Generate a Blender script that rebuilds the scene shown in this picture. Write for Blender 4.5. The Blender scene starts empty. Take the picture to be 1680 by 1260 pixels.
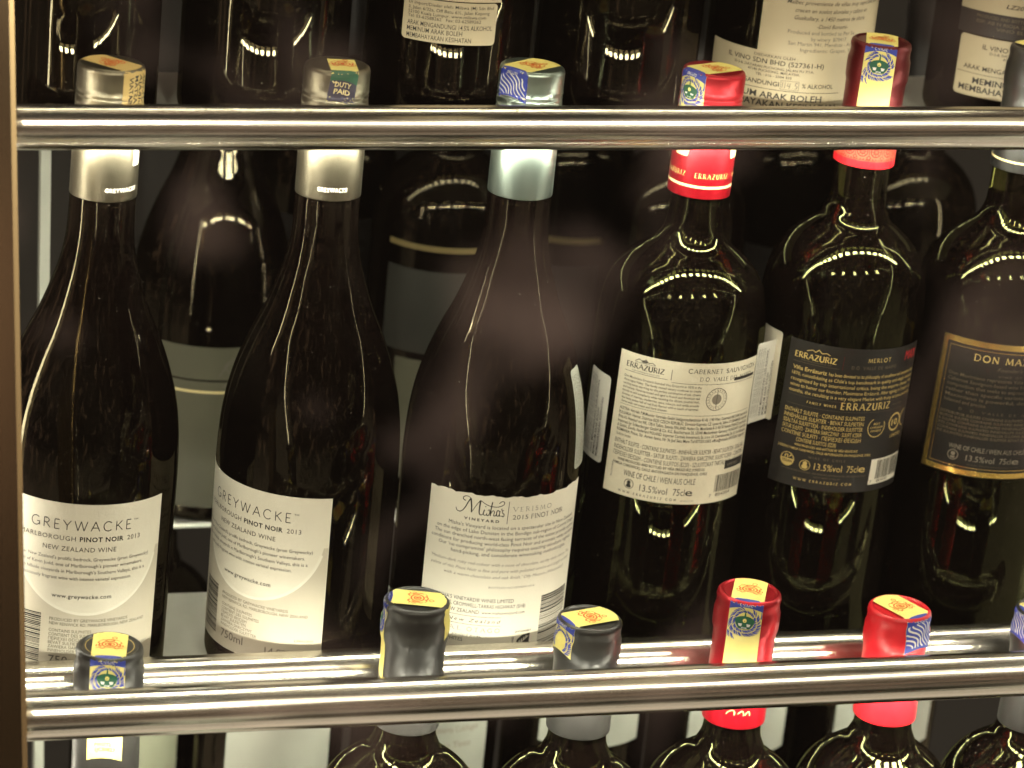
import bpy, math, random
from mathutils import Matrix, Vector, geometry
random.seed(7)
MM = 0.001
sc = bpy.context.scene
COL = sc.collection

# ------------------------------------------------------------------ camera
cam_d = bpy.data.cameras.new('camera')
cam = bpy.data.objects.new('camera', cam_d); COL.objects.link(cam); sc.camera = cam
cam_d.sensor_width = 36.0; cam_d.sensor_fit = 'HORIZONTAL'
cam_d.lens = 105.4
cam_d.clip_start = 0.02; cam_d.clip_end = 60.0
PIT, YAW, ROL = math.radians(20.75), math.radians(14.29), math.radians(4.07)
_fw = Vector((math.sin(YAW)*math.cos(PIT), math.cos(YAW)*math.cos(PIT), -math.sin(PIT)))
_r = _fw.cross(Vector((0, 0, 1))).normalized(); _u = _r.cross(_fw)
_r2 = _r*math.cos(ROL) + _u*math.sin(ROL); _u2 = -_r*math.sin(ROL) + _u*math.cos(ROL)
_m = Matrix((_r2, _u2, -_fw)).transposed().to_4x4()
_m.translation = Vector((-287.11, -1286.65, 643.4))*MM
cam.matrix_world = _m
cam_d.dof.use_dof = True
cam_d.dof.focus_distance = 1.375
cam_d.dof.aperture_fstop = 8.5

# ------------------------------------------------------------------ world: the dim warm shop around the cabinet
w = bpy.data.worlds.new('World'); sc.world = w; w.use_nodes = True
nt = w.node_tree; nt.nodes.clear()
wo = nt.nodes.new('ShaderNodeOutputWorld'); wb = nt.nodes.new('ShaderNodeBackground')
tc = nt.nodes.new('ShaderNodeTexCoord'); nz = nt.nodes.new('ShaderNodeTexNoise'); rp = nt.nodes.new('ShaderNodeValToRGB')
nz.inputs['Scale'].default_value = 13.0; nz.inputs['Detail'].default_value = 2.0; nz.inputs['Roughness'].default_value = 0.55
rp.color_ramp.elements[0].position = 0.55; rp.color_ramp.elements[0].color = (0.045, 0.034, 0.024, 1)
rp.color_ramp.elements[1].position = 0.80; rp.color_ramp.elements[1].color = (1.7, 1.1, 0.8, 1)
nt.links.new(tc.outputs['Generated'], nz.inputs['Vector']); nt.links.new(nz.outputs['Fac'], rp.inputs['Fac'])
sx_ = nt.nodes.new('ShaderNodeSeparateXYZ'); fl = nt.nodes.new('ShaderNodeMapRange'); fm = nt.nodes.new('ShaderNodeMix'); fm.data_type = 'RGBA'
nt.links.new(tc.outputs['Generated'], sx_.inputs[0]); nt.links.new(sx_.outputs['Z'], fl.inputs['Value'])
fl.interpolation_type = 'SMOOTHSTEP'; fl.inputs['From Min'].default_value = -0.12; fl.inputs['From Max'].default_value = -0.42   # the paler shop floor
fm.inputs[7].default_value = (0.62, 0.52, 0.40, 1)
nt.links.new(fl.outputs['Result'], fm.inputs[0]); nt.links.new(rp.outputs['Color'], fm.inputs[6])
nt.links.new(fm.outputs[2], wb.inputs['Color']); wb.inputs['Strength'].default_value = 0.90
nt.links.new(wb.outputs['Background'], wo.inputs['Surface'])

# ------------------------------------------------------------------ shop ceiling lamps (their small reflections show on the shoulders)
def lamp(x, y, z, sx, sy, power, col=(1.0, 0.89, 0.70), target=(40, 0, 150)):
    d = bpy.data.lights.new('ceiling_lamp', 'AREA'); d.shape = 'RECTANGLE'; d.size = sx; d.size_y = sy
    d.energy = power; d.color = col
    o = bpy.data.objects.new('ceiling_lamp', d); COL.objects.link(o)
    o.location = (x, y, z)
    dirv = Vector(target)*MM - Vector((x, y, z))
    o.rotation_euler = dirv.to_track_quat('-Z', 'Y').to_euler()
for lx, ly, lz in ((-1.5, -1.9, 1.9), (-0.75, -2.1, 1.95), (0.05, -2.1, 1.95), (0.8, -2.0, 1.9), (1.5, -1.8, 1.9)):
    lamp(lx, ly, lz, 0.16, 0.30, 11.0)

# ------------------------------------------------------------------ render and exposure
sc.view_settings.view_transform = 'Standard'
sc.view_settings.look = 'None'
sc.view_settings.exposure = 0.42
sc.view_settings.gamma = 1.0
sc.render.engine = 'CYCLES'
cy = sc.cycles
cy.max_bounces = 7; cy.glossy_bounces = 4; cy.transmission_bounces = 6; cy.diffuse_bounces = 2; cy.transparent_max_bounces = 12
cy.sample_clamp_indirect = 4.0; cy.sample_clamp_direct = 0.0
cy.caustics_reflective = False; cy.caustics_refractive = False
cy.blur_glossy = 0.3
cy.use_denoising = True
try: cy.denoiser = 'OPENIMAGEDENOISE'
except Exception: pass
cy.use_light_tree = True
cy.use_adaptive_sampling = True; cy.adaptive_threshold = 0.02; cy.adaptive_min_samples = 24

# ------------------------------------------------------------------ materials
MATS = {}
def newmat(name):
    m = bpy.data.materials.new(name); m.use_nodes = True
    MATS[name] = m
    return m, m.node_tree, m.node_tree.nodes['Principled BSDF']
def N(t, kind, **kw):
    n = t.nodes.new(kind)
    for k, v in kw.items():
        if k in n.inputs: n.inputs[k].default_value = v
        else: setattr(n, k, v)
    return n
def plain(name, col, rough=0.5, metal=0.0, spec=0.5, noise=0.0, nscale=300.0, bump=0.0, bscale=600.0, emit=None):
    m, t, p = newmat(name)
    p.inputs['Base Color'].default_value = (*col, 1); p.inputs['Roughness'].default_value = rough
    p.inputs['Metallic'].default_value = metal; p.inputs['Specular IOR Level'].default_value = spec
    if noise or bump:
        c = N(t, 'ShaderNodeTexCoord')
    if noise:
        n = N(t, 'ShaderNodeTexNoise', Scale=nscale, Detail=4.0)
        t.links.new(c.outputs['Object'], n.inputs['Vector'])
        mr = N(t, 'ShaderNodeMapRange'); mr.inputs['To Min'].default_value = 1-noise; mr.inputs['To Max'].default_value = 1+noise
        t.links.new(n.outputs['Fac'], mr.inputs['Value'])
        mx = N(t, 'ShaderNodeMix', data_type='RGBA', blend_type='MULTIPLY'); mx.inputs[0].default_value = 1
        mx.inputs[6].default_value = (*col, 1); t.links.new(mr.outputs['Result'], mx.inputs[7])
        t.links.new(mx.outputs[2], p.inputs['Base Color'])
    if bump:
        n2 = N(t, 'ShaderNodeTexNoise', Scale=bscale, Detail=3.0)
        t.links.new(c.outputs['Object'], n2.inputs['Vector'])
        b = N(t, 'ShaderNodeBump', Strength=bump, Distance=0.0004)
        t.links.new(n2.outputs['Fac'], b.inputs['Height']); t.links.new(b.outputs['Normal'], p.inputs['Normal'])
    return m
plain('paper_cream', (0.84, 0.80, 0.68), 0.55, noise=0.05, nscale=90, bump=0.25, bscale=900)
plain('paper_white', (0.80, 0.78, 0.70), 0.5, noise=0.05, nscale=120, bump=0.2, bscale=700)
plain('paper_warm', (0.82, 0.76, 0.60), 0.5, noise=0.07, nscale=140, bump=0.5, bscale=420)
plain('paper_grey', (0.62, 0.57, 0.46), 0.55, noise=0.05, nscale=90)
plain('paper_light', (0.88, 0.85, 0.74), 0.55)
plain('paper_dim', (0.50, 0.42, 0.28), 0.5, noise=0.06, nscale=120)  # cream paper, with the upper tier's weaker light put into its colour
plain('paper_black', (0.014, 0.012, 0.011), 0.5, spec=0.35, noise=0.15, nscale=200, bump=0.12, bscale=700)
plain('paper_olive', (0.42, 0.44, 0.32), 0.6, noise=0.12, nscale=60)
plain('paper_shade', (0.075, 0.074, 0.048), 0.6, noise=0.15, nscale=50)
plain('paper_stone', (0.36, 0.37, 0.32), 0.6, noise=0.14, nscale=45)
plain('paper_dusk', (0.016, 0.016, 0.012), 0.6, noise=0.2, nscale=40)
plain('ink', (0.018, 0.016, 0.014), 0.6)
plain('ink_soft', (0.10, 0.09, 0.075), 0.6)
plain('ink_pale', (0.26, 0.23, 0.18), 0.6)
plain('ink_faint', (0.11, 0.085, 0.05), 0.6)
plain('ink_white', (0.85, 0.83, 0.76), 0.5)
plain('ink_gold', (0.62, 0.46, 0.16), 0.45)
plain('ink_red', (0.55, 0.02, 0.03), 0.5)
plain('foil_gold', (0.72, 0.50, 0.14), 0.26, metal=0.9, noise=0.12, nscale=160, bump=0.3, bscale=500)
plain('stamp_yellow', (0.84, 0.72, 0.22), 0.45, noise=0.06, nscale=220, bump=0.5, bscale=260)
plain('stamp_pale', (0.78, 0.66, 0.33), 0.5, noise=0.06, nscale=220, bump=0.5, bscale=260)
plain('stamp_buff', (0.62, 0.44, 0.16), 0.45, noise=0.08, nscale=220, bump=0.6, bscale=260)
plain('band_gold', (0.16, 0.12, 0.045), 0.5, noise=0.2, nscale=60)
plain('stamp_blue', (0.035, 0.055, 0.36), 0.45, noise=0.12, nscale=260, bump=0.5, bscale=260)
plain('stamp_navy', (0.030, 0.026, 0.055), 0.5, noise=0.15, nscale=260, bump=0.5, bscale=260)
plain('stamp_red', (0.66, 0.13, 0.02), 0.5)
plain('stamp_green', (0.01, 0.10, 0.05), 0.5)
plain('stamp_white', (0.72, 0.70, 0.66), 0.5)
plain('cap_bronze', (0.19, 0.17, 0.125), 0.38, metal=1.0, noise=0.10, nscale=260, bump=0.25, bscale=1200)
plain('cap_mint', (0.33, 0.40, 0.36), 0.34, metal=1.0, noise=0.04, nscale=200)
plain('cap_red', (0.37, 0.006, 0.015), 0.33, metal=0.55, noise=0.06, nscale=200, bump=0.2, bscale=200)
plain('cap_brightred', (0.58, 0.012, 0.02), 0.36, noise=0.05, nscale=180, bump=0.25, bscale=150)
plain('cap_salmon', (0.52, 0.07, 0.04), 0.4, noise=0.05, nscale=180, bump=0.3, bscale=150)
plain('cap_darkred', (0.11, 0.007, 0.009), 0.33, metal=0.55, noise=0.1, nscale=180, bump=0.4, bscale=150)
plain('cap_black', (0.020, 0.019, 0.018), 0.36, noise=0.15, nscale=200, bump=0.4, bscale=140)
plain('cap_grey', (0.09, 0.09, 0.088), 0.42, metal=0.95, noise=0.05, nscale=200)
plain('cap_olive', (0.20, 0.205, 0.15), 0.42, noise=0.08, nscale=200, bump=0.25, bscale=160)
plain('upright_paint', (0.46, 0.48, 0.42), 0.4)
plain('back_paint', (0.010, 0.008, 0.006), 0.6)
plain('led_board', (0.5, 0.5, 0.46), 0.5)

def m_glass(name, tint, dust=0.16):
    m, t, p = newmat(name)
    out = [n for n in t.nodes if n.type == 'OUTPUT_MATERIAL'][0]
    t.nodes.remove(p)
    g = N(t, 'ShaderNodeBsdfGlass', IOR=1.72, Roughness=0.0); g.inputs['Color'].default_value = (*tint, 1)
    c = N(t, 'ShaderNodeTexCoord')
    # fine moulding waves run down the glass
    mp = N(t, 'ShaderNodeMapping'); mp.inputs['Scale'].default_value = (1, 1, 0.16)
    n = N(t, 'ShaderNodeTexNoise', Scale=130.0, Detail=2.0)
    t.links.new(c.outputs['Object'], mp.inputs['Vector']); t.links.new(mp.outputs['Vector'], n.inputs['Vector'])
    b = N(t, 'ShaderNodeBump', Strength=0.07, Distance=0.0007)
    t.links.new(n.outputs['Fac'], b.inputs['Height']); t.links.new(b.outputs['Normal'], g.inputs['Normal'])
    # dust: specks and a thin rubbed film
    v = N(t, 'ShaderNodeTexNoise', Scale=900.0, Detail=1.0)
    t.links.new(c.outputs['Object'], v.inputs['Vector'])
    r1 = N(t, 'ShaderNodeMapRange'); r1.inputs['From Min'].default_value = 0.735; r1.inputs['From Max'].default_value = 0.80
    t.links.new(v.outputs['Fac'], r1.inputs['Value'])
    mp2 = N(t, 'ShaderNodeMapping'); mp2.inputs['Scale'].default_value = (1, 1, 0.35)
    f = N(t, 'ShaderNodeTexNoise', Scale=34.0, Detail=5.0, Roughness=0.65)
    t.links.new(c.outputs['Object'], mp2.inputs['Vector']); t.links.new(mp2.outputs['Vector'], f.inputs['Vector'])
    r2 = N(t, 'ShaderNodeMapRange'); r2.inputs['From Min'].default_value = 0.48; r2.inputs['From Max'].default_value = 0.80
    r2.inputs['To Max'].default_value = 0.006
    t.links.new(f.outputs['Fac'], r2.inputs['Value'])
    mu = N(t, 'ShaderNodeMath', operation='MULTIPLY'); mu.inputs[1].default_value = dust
    t.links.new(r1.outputs['Result'], mu.inputs[0])
    ad = N(t, 'ShaderNodeMath', operation='ADD', use_clamp=True)
    t.links.new(mu.outputs[0], ad.inputs[0]); t.links.new(r2.outputs['Result'], ad.inputs[1])
    d = N(t, 'ShaderNodeBsdfDiffuse'); d.inputs['Color'].default_value = (0.55, 0.48, 0.36, 1)
    body = N(t, 'ShaderNodeBsdfDiffuse'); body.inputs['Color'].default_value = (0.20, 0.105, 0.085, 1)   # faint red-brown wine tint, plus the door's brown reflection put in as colour
    mb = N(t, 'ShaderNodeMixShader', Fac=0.008); t.links.new(g.outputs[0], mb.inputs[1]); t.links.new(body.outputs[0], mb.inputs[2])
    mx = N(t, 'ShaderNodeMixShader')
    t.links.new(ad.outputs[0], mx.inputs['Fac']); t.links.new(mb.outputs[0], mx.inputs[1]); t.links.new(d.outputs[0], mx.inputs[2])
    t.links.new(mx.outputs[0], out.inputs['Surface'])
    return m
m_glass('glass_brown', (0.26, 0.23, 0.16))
m_glass('glass_green', (0.235, 0.24, 0.125))
m, t, p = newmat('wine_red')
p.inputs['Base Color'].default_value = (0.010, 0.0035, 0.002, 1); p.inputs['Roughness'].default_value = 0.0; p.inputs['IOR'].default_value = 1.33

m, t, p = newmat('rail_steel')
p.inputs['Metallic'].default_value = 1.0
c = N(t, 'ShaderNodeTexCoord'); mp = N(t, 'ShaderNodeMapping'); mp.inputs['Scale'].default_value = (3.0, 260, 260)
n = N(t, 'ShaderNodeTexNoise', Scale=2.0, Detail=4.0)
t.links.new(c.outputs['Object'], mp.inputs['Vector']); t.links.new(mp.outputs['Vector'], n.inputs['Vector'])
mr = N(t, 'ShaderNodeMapRange'); mr.inputs['To Min'].default_value = 0.09; mr.inputs['To Max'].default_value = 0.32
t.links.new(n.outputs['Fac'], mr.inputs['Value']); t.links.new(mr.outputs['Result'], p.inputs['Roughness'])
cr = N(t, 'ShaderNodeValToRGB'); cr.color_ramp.elements[0].color = (0.62, 0.58, 0.50, 1); cr.color_ramp.elements[1].color = (0.88, 0.85, 0.78, 1)
t.links.new(n.outputs['Fac'], cr.inputs['Fac']); t.links.new(cr.outputs['Color'], p.inputs['Base Color'])
b = N(t, 'ShaderNodeBump', Strength=0.30, Distance=0.0004)
t.links.new(n.outputs['Fac'], b.inputs['Height']); t.links.new(b.outputs['Normal'], p.inputs['Normal'])
plain('shelf_steel', (0.80, 0.82, 0.74), 0.25, metal=0.15, noise=0.08, nscale=60)
plain('stile_gold', (0.72, 0.56, 0.30), 0.25, metal=1.0)
plain('stile_bronze', (0.30, 0.23, 0.14), 0.14, metal=1.0, noise=0.1, nscale=30)

m, t, p = newmat('pane_glass')
out = [x for x in t.nodes if x.type == 'OUTPUT_MATERIAL'][0]; t.nodes.remove(p)
fr = N(t, 'ShaderNodeFresnel', IOR=1.5); tr = N(t, 'ShaderNodeBsdfTransparent'); gl = N(t, 'ShaderNodeBsdfGlossy', Roughness=0.02)
tr.inputs['Color'].default_value = (0.97, 0.975, 0.96, 1)
mx = N(t, 'ShaderNodeMixShader')
t.links.new(fr.outputs[0], mx.inputs['Fac']); t.links.new(tr.outputs[0], mx.inputs[1]); t.links.new(gl.outputs[0], mx.inputs[2])
t.links.new(mx.outputs[0], out.inputs['Surface'])

m, t, p = newmat('led_light')
p.inputs['Base Color'].default_value = (0.8, 0.8, 0.7, 1)
p.inputs['Emission Color'].default_value = (1.0, 0.96, 0.78, 1); p.inputs['Emission Strength'].default_value = 135.0

m, t, p = newmat('led_dim')
p.inputs['Emission Color'].default_value = (1.0, 0.90, 0.66, 1); p.inputs['Emission Strength'].default_value = 50.0
m, t, p = newmat('led_rear')
p.inputs['Emission Color'].default_value = (1.0, 0.94, 0.76, 1); p.inputs['Emission Strength'].default_value = 22.0
m, t, p = newmat('added_tube_light')  # glow of the unseen tubes added for streaks on the glass
p.inputs['Base Color'].default_value = (0.8, 0.8, 0.7, 1)
p.inputs['Emission Color'].default_value = (1.0, 0.93, 0.76, 1); p.inputs['Emission Strength'].default_value = 40.0

# ------------------------------------------------------------------ object helpers (all input in millimetres)
def mesh_obj(name, verts, faces, mat, parent=None, smooth=True):
    me = bpy.data.meshes.new(name)
    me.from_pydata([(x*MM, y*MM, z*MM) for x, y, z in verts], [], faces)
    me.materials.append(MATS[mat])
    if smooth: me.polygons.foreach_set('use_smooth', [True]*len(me.polygons))
    me.validate(); me.update()
    o = bpy.data.objects.new(name, me); COL.objects.link(o)
    if parent is not None: o.parent = parent
    return o
def thing(name, label, cat, group=None):
    o = bpy.data.objects.new(name, None); COL.objects.link(o); o.empty_display_size = 0.01
    o['label'] = label; o['category'] = cat
    if group: o['group'] = group
    return o
def lathe(prof, seg=72):
    """profile [(r, z)] from bottom axis to top axis -> closed surface"""
    V = []; F = []; rows = []
    for r, z in prof:
        if r < 1e-6:
            rows.append([len(V)]); V.append((0, 0, z))
        else:
            rows.append(list(range(len(V), len(V)+seg)))
            V += [(r*math.cos(2*math.pi*i/seg), r*math.sin(2*math.pi*i/seg), z) for i in range(seg)]
    for a, b in zip(rows, rows[1:]):
        for i in range(seg):
            j = (i+1) % seg
            if len(a) == 1 and len(b) == 1: continue
            if len(a) == 1: F.append((a[0], b[j], b[i]))
            elif len(b) == 1: F.append((a[i], a[j], b[0]))
            else: F.append((a[i], a[j], b[j], b[i]))
    return V, F
def smooth_curve(P, n=6):
    """centripetal-like Catmull-Rom through the points"""
    out = []
    for i in range(len(P)-1):
        p0 = P[max(i-1, 0)]; p1 = P[i]; p2 = P[i+1]; p3 = P[min(i+2, len(P)-1)]
        d = math.dist(p1, p2)
        t1 = [(p2[k]-p0[k])/max(math.dist(p0, p2), 1e-6)*d for k in (0, 1)]
        t2 = [(p3[k]-p1[k])/max(math.dist(p1, p3), 1e-6)*d for k in (0, 1)]
        for s in range(n):
            u = s/n; h1 = 2*u**3-3*u*u+1; h2 = -2*u**3+3*u*u; h3 = u**3-2*u*u+u; h4 = u**3-u*u
            out.append(tuple(h1*p1[k]+h2*p2[k]+h3*t1[k]+h4*t2[k] for k in (0, 1)))
    out.append(P[-1]); return out
def box(x0, x1, y0, y1, z0, z1, bev=0.0):
    if bev <= 0:
        V = [(x, y, z) for x in (x0, x1) for y in (y0, y1) for z in (z0, z1)]
        return V, [(0, 1, 3, 2), (4, 6, 7, 5), (0, 4, 5, 1), (2, 3, 7, 6), (0, 2, 6, 4), (1, 5, 7, 3)]
    # rounded y-z section swept along x
    pts = []
    for cy_, cz_, a0 in ((y1-bev, z1-bev, 0), (y0+bev, z1-bev, 90), (y0+bev, z0+bev, 180), (y1-bev, z0+bev, 270)):
        for k in range(5):
            a = math.radians(a0+k*22.5); pts.append((cy_+bev*math.cos(a), cz_+bev*math.sin(a)))
    n = len(pts)
    V = [(x0, y, z) for y, z in pts]+[(x1, y, z) for y, z in pts]
    F = [(i, (i+1) % n, n+(i+1) % n, n+i) for i in range(n)]+[tuple(range(n))[::-1], tuple(range(n, 2*n))]
    return V, F
def tube_x(x0, x1, y, z, r, seg=40, nx=24):
    V = []; F = []
    for k in range(nx+1):
        x = x0+(x1-x0)*k/nx
        V += [(x, y+r*math.cos(2*math.pi*i/seg), z+r*math.sin(2*math.pi*i/seg)) for i in range(seg)]
    for k in range(nx):
        for i in range(seg):
            j = (i+1) % seg
            F.append((k*seg+i, k*seg+j, (k+1)*seg+j, (k+1)*seg+i))
    F.append(tuple(range(seg))[::-1]); F.append(tuple(range(nx*seg, nx*seg+seg)))
    return V, F

# ------------------------------------------------------------------ print: flat vector marks laid on a curved surface
_fc = bpy.data.curves.new('lettering_source', 'FONT'); _fc.resolution_u = 2
_fo = bpy.data.objects.new('lettering_source', _fc)
def glyphs(s, bold=0.0, shear=0.0, space=1.0):
    _fc.body = s; _fc.offset = bold; _fc.shear = shear; _fc.space_character = space; _fc.size = 1.0
    me = _fo.to_mesh()
    V = [(v.co.x, v.co.y) for v in me.vertices]; F = [tuple(p.vertices) for p in me.polygons]
    _fo.to_mesh_clear()
    return V, F
def arc(cx, cy_, rx, ry, a0, a1, n=10):
    return [(cx+rx*math.cos(math.radians(a0+(a1-a0)*i/n)), cy_+ry*math.sin(math.radians(a0+(a1-a0)*i/n))) for i in range(n+1)]
# a drawn capital alphabet: (width, [(points, heavy)], serif points)
SK = {
 'A': (.80, [([(0, 0), (.40, 1)], 0), ([(.40, 1), (.80, 0)], 1), ([(.14, .35), (.66, .35)], 0)], [(0, 0), (.8, 0)]),
 'B': (.62, [([(.08, 0), (.08, 1)], 1), ([(.08, 1), (.3, 1)]+arc(.3, .77, .24, .23, 90, -90)+[(.08, .54)], 0), ([(.3, .54)]+arc(.3, .27, .30, .27, 90, -90)+[(.08, 0)], 0)], [(.08, 0), (.08, 1)]),
 'C': (.82, [(arc(.45, .5, .42, .5, 45, 315, 18), 1)], []),
 'D': (.82, [([(.08, 0), (.08, 1)], 1), ([(.08, 1), (.32, 1)]+arc(.32, .5, .46, .5, 90, -90, 14)+[(.08, 0)], 0)], [(.08, 0), (.08, 1)]),
 'E': (.54, [([(.08, 0), (.08, 1)], 1), ([(.08, 1), (.52, 1)], 0), ([(.08, .52), (.44, .52)], 0), ([(.08, 0), (.54, 0)], 0)], [(.08, 0), (.08, 1)]),
 'F': (.52, [([(.08, 0), (.08, 1)], 1), ([(.08, 1), (.52, 1)], 0), ([(.08, .52), (.44, .52)], 0)], [(.08, 0), (.08, 1)]),
 'G': (.86, [(arc(.45, .5, .42, .5, 45, 330, 18), 1), ([(.82, .06), (.82, .44), (.56, .44)], 0)], []),
 'H': (.76, [([(.08, 0), (.08, 1)], 1), ([(.68, 0), (.68, 1)], 1), ([(.08, .52), (.68, .52)], 0)], [(.08, 0), (.08, 1), (.68, 0), (.68, 1)]),
 'I': (.18, [([(.09, 0), (.09, 1)], 1)], [(.09, 0), (.09, 1)]),
 'J': (.36, [([(.26, 1), (.26, .2)]+arc(.12, .2, .14, .2, 0, -120, 6), 1)], [(.26, 1)]),
 'K': (.68, [([(.08, 0), (.08, 1)], 1), ([(.62, 1), (.08, .44)], 0), ([(.22, .56), (.68, 0)], 1)], [(.08, 0), (.08, 1)]),
 'L': (.52, [([(.08, 0), (.08, 1)], 1), ([(.08, 0), (.52, 0)], 0)], [(.08, 0), (.08, 1)]),
 'M': (.96, [([(.06, 0), (.14, 1)], 0), ([(.14, 1), (.48, .08)], 1), ([(.48, .08), (.82, 1)], 0), ([(.82, 1), (.90, 0)], 1)], [(.06, 0), (.9, 0)]),
 'N': (.80, [([(.08, 0), (.08, 1)], 0), ([(.08, 1), (.72, 0)], 1), ([(.72, 0), (.72, 1)], 0)], [(.08, 0), (.72, 1)]),
 'O': (.92, [(arc(.46, .5, .43, .5, 0, 360, 26), 1)], []),
 'P': (.60, [([(.08, 0), (.08, 1)], 1), ([(.08, 1), (.3, 1)]+arc(.3, .74, .26, .26, 90, -90)+[(.08, .48)], 0)], [(.08, 0), (.08, 1)]),
 'Q': (.92, [(arc(.46, .5, .43, .5, 0, 360, 26), 1), ([(.5, .2), (.9, -.1)], 0)], []),
 'R': (.68, [([(.08, 0), (.08, 1)], 1), ([(.08, 1), (.3, 1)]+arc(.3, .75, .25, .25, 90, -90)+[(.08, .50)], 0), ([(.28, .50), (.66, 0)], 1)], [(.08, 0), (.08, 1)]),
 'S': (.54, [(arc(.28, .755, .22, .235, 35, 270, 12)+arc(.27, .26, .24, .26, 90, -150, 12), 1)], []),
 'T': (.70, [([(.35, 0), (.35, 1)], 1), ([(0, 1), (.70, 1)], 0)], [(.35, 0)]),
 'U': (.76, [([(.08, 1), (.08, .3)]+arc(.38, .3, .30, .3, 180, 360, 12)+[(.68, 1)], 1)], [(.08, 1), (.68, 1)]),
 'V': (.80, [([(0, 1), (.40, 0)], 1), ([(.40, 0), (.80, 1)], 0)], [(0, 1), (.8, 1)]),
 'W': (1.16, [([(0, 1), (.30, 0)], 1), ([(.30, 0), (.58, 1)], 0), ([(.58, 1), (.86, 0)], 1), ([(.86, 0), (1.16, 1)], 0)], [(0, 1), (1.16, 1)]),
 'X': (.72, [([(0, 1), (.72, 0)], 1), ([(.72, 1), (0, 0)], 0)], [(0, 0), (.72, 0), (0, 1), (.72, 1)]),
 'Y': (.72, [([(0, 1), (.36, .48)], 1), ([(.72, 1), (.36, .48), (.36, 0)], 0)], [(.36, 0)]),
 'Z': (.66, [([(.03, 1), (.63, 1)], 0), ([(.63, 1), (.03, 0)], 1), ([(.03, 0), (.66, 0)], 0)], []),
 '.': (.14, [([(.05, .05), (.09, .05)], 1)], []),
 ' ': (.34, [], []),
 '-': (.4, [([(.06, .42), (.34, .42)], 1)], []),
 "'": (.14, [([(.07, 1), (.07, .8)], 1)], []),
}
class Ink:
    """collects coloured 2-D marks (mm) and lays them on a surface given by fn(u, v, lift)"""
    def __init__(self): self.by = {}
    def tris(self, V, F, mat, layer=1, maxlen=None):
        b = self.by.setdefault((mat, layer), ([], []))
        if maxlen:
            T = []
            for f in F:
                for k in range(1, len(f)-1): T.append((V[f[0]], V[f[k]], V[f[k+1]]))
            out = []
            while T:
                a, bb, c_ = T.pop()
                L = [(math.dist(a, bb), 0), (math.dist(bb, c_), 1), (math.dist(c_, a), 2)]
                mxl = max(L)
                if mxl[0] <= maxlen: out.append((a, bb, c_)); continue
                if mxl[1] == 0: m_ = ((a[0]+bb[0])/2, (a[1]+bb[1])/2); T += [(a, m_, c_), (m_, bb, c_)]
                elif mxl[1] == 1: m_ = ((bb[0]+c_[0])/2, (bb[1]+c_[1])/2); T += [(a, bb, m_), (a, m_, c_)]
                else: m_ = ((a[0]+c_[0])/2, (a[1]+c_[1])/2); T += [(a, bb, m_), (m_, bb, c_)]
            V = [p for t_ in out for p in t_]; F = [(3*i, 3*i+1, 3*i+2) for i in range(len(out))]
        o = len(b[0]); b[0].extend(V); b[1].extend([tuple(i+o for i in f) for f in F])
    def text(self, s, u0, u1, h, cap, mat='ink', layer=1, bold=0.0, shear=0.0, space=1.0, vert=False):
        """letters from u0 to u1 on the base line h with capitals cap mm high; vert: reads upwards, u0..u1 become heights and h the u of the base line"""
        V, F = glyphs(s, bold, shear, space)
        if not V: return
        x0 = min(v[0] for v in V); x1 = max(v[0] for v in V); sx = (u1-u0)/(x1-x0); sy = cap/0.682
        if vert: W = [(h-y*sy, u0+(x-x0)*sx) for x, y in V]
        else: W = [(u0+(x-x0)*sx, h+y*sy) for x, y in V]
        self.tris(W, F, mat, layer, maxlen=2.5 if cap > 1.9 else None)
    def stroke(self, P, wd, mat='ink', layer=1, maxlen=3.0, wd2=None):
        V = []; F = []
        wd2 = wd if wd2 is None else wd2
        n = len(P)
        for i in range(n):
            a = P[max(i-1, 0)]; b_ = P[min(i+1, n-1)]
            dx, dy = b_[0]-a[0], b_[1]-a[1]; l = math.hypot(dx, dy) or 1e-6
            k = 1.0
            if 0 < i < n-1:   # mitre
                d1 = (P[i][0]-a[0], P[i][1]-a[1]); d2 = (b_[0]-P[i][0], b_[1]-P[i][1])
                l1 = math.hypot(*d1) or 1e-6; l2 = math.hypot(*d2) or 1e-6
                cs = max(-1, min(1, (d1[0]*d2[0]+d1[1]*d2[1])/(l1*l2))); k = min(1/max(math.sqrt((1+cs)/2), .3), 2.2)
            ww = (wd+(wd2-wd)*i/max(n-1, 1))*k/2
            nx, ny = -dy/l*ww, dx/l*ww
            V += [(P[i][0]+nx, P[i][1]+ny), (P[i][0]-nx, P[i][1]-ny)]
        for i in range(n-1): F.append((2*i, 2*i+1, 2*i+3, 2*i+2))
        self.tris(V, F, mat, layer, maxlen)
    def rect(self, u0, u1, h0, h1, mat='ink', layer=1):
        self.tris([(u0, h0), (u1, h0), (u1, h1), (u0, h1)], [(0, 1, 2, 3)], mat, layer, 3.0)
    def poly(self, P, mat='ink', layer=1, maxlen=3.0):
        T = geometry.tessellate_polygon([[Vector((x, y, 0)) for x, y in P]])
        self.tris(list(P), [tuple(t_) for t_ in T], mat, layer, maxlen)
    def disc(self, u, h, r, mat='ink', layer=1, ry=None, n=20):
        self.poly(arc(u, h, r, ry or r, 0, 360, n)[:-1], mat, layer)
    def ring(self, u, h, r, wd, mat='ink', layer=1, ry=None, a0=0, a1=360):
        self.stroke(arc(u, h, r, ry or r, a0, a1, 28), wd, mat, layer)
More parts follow.
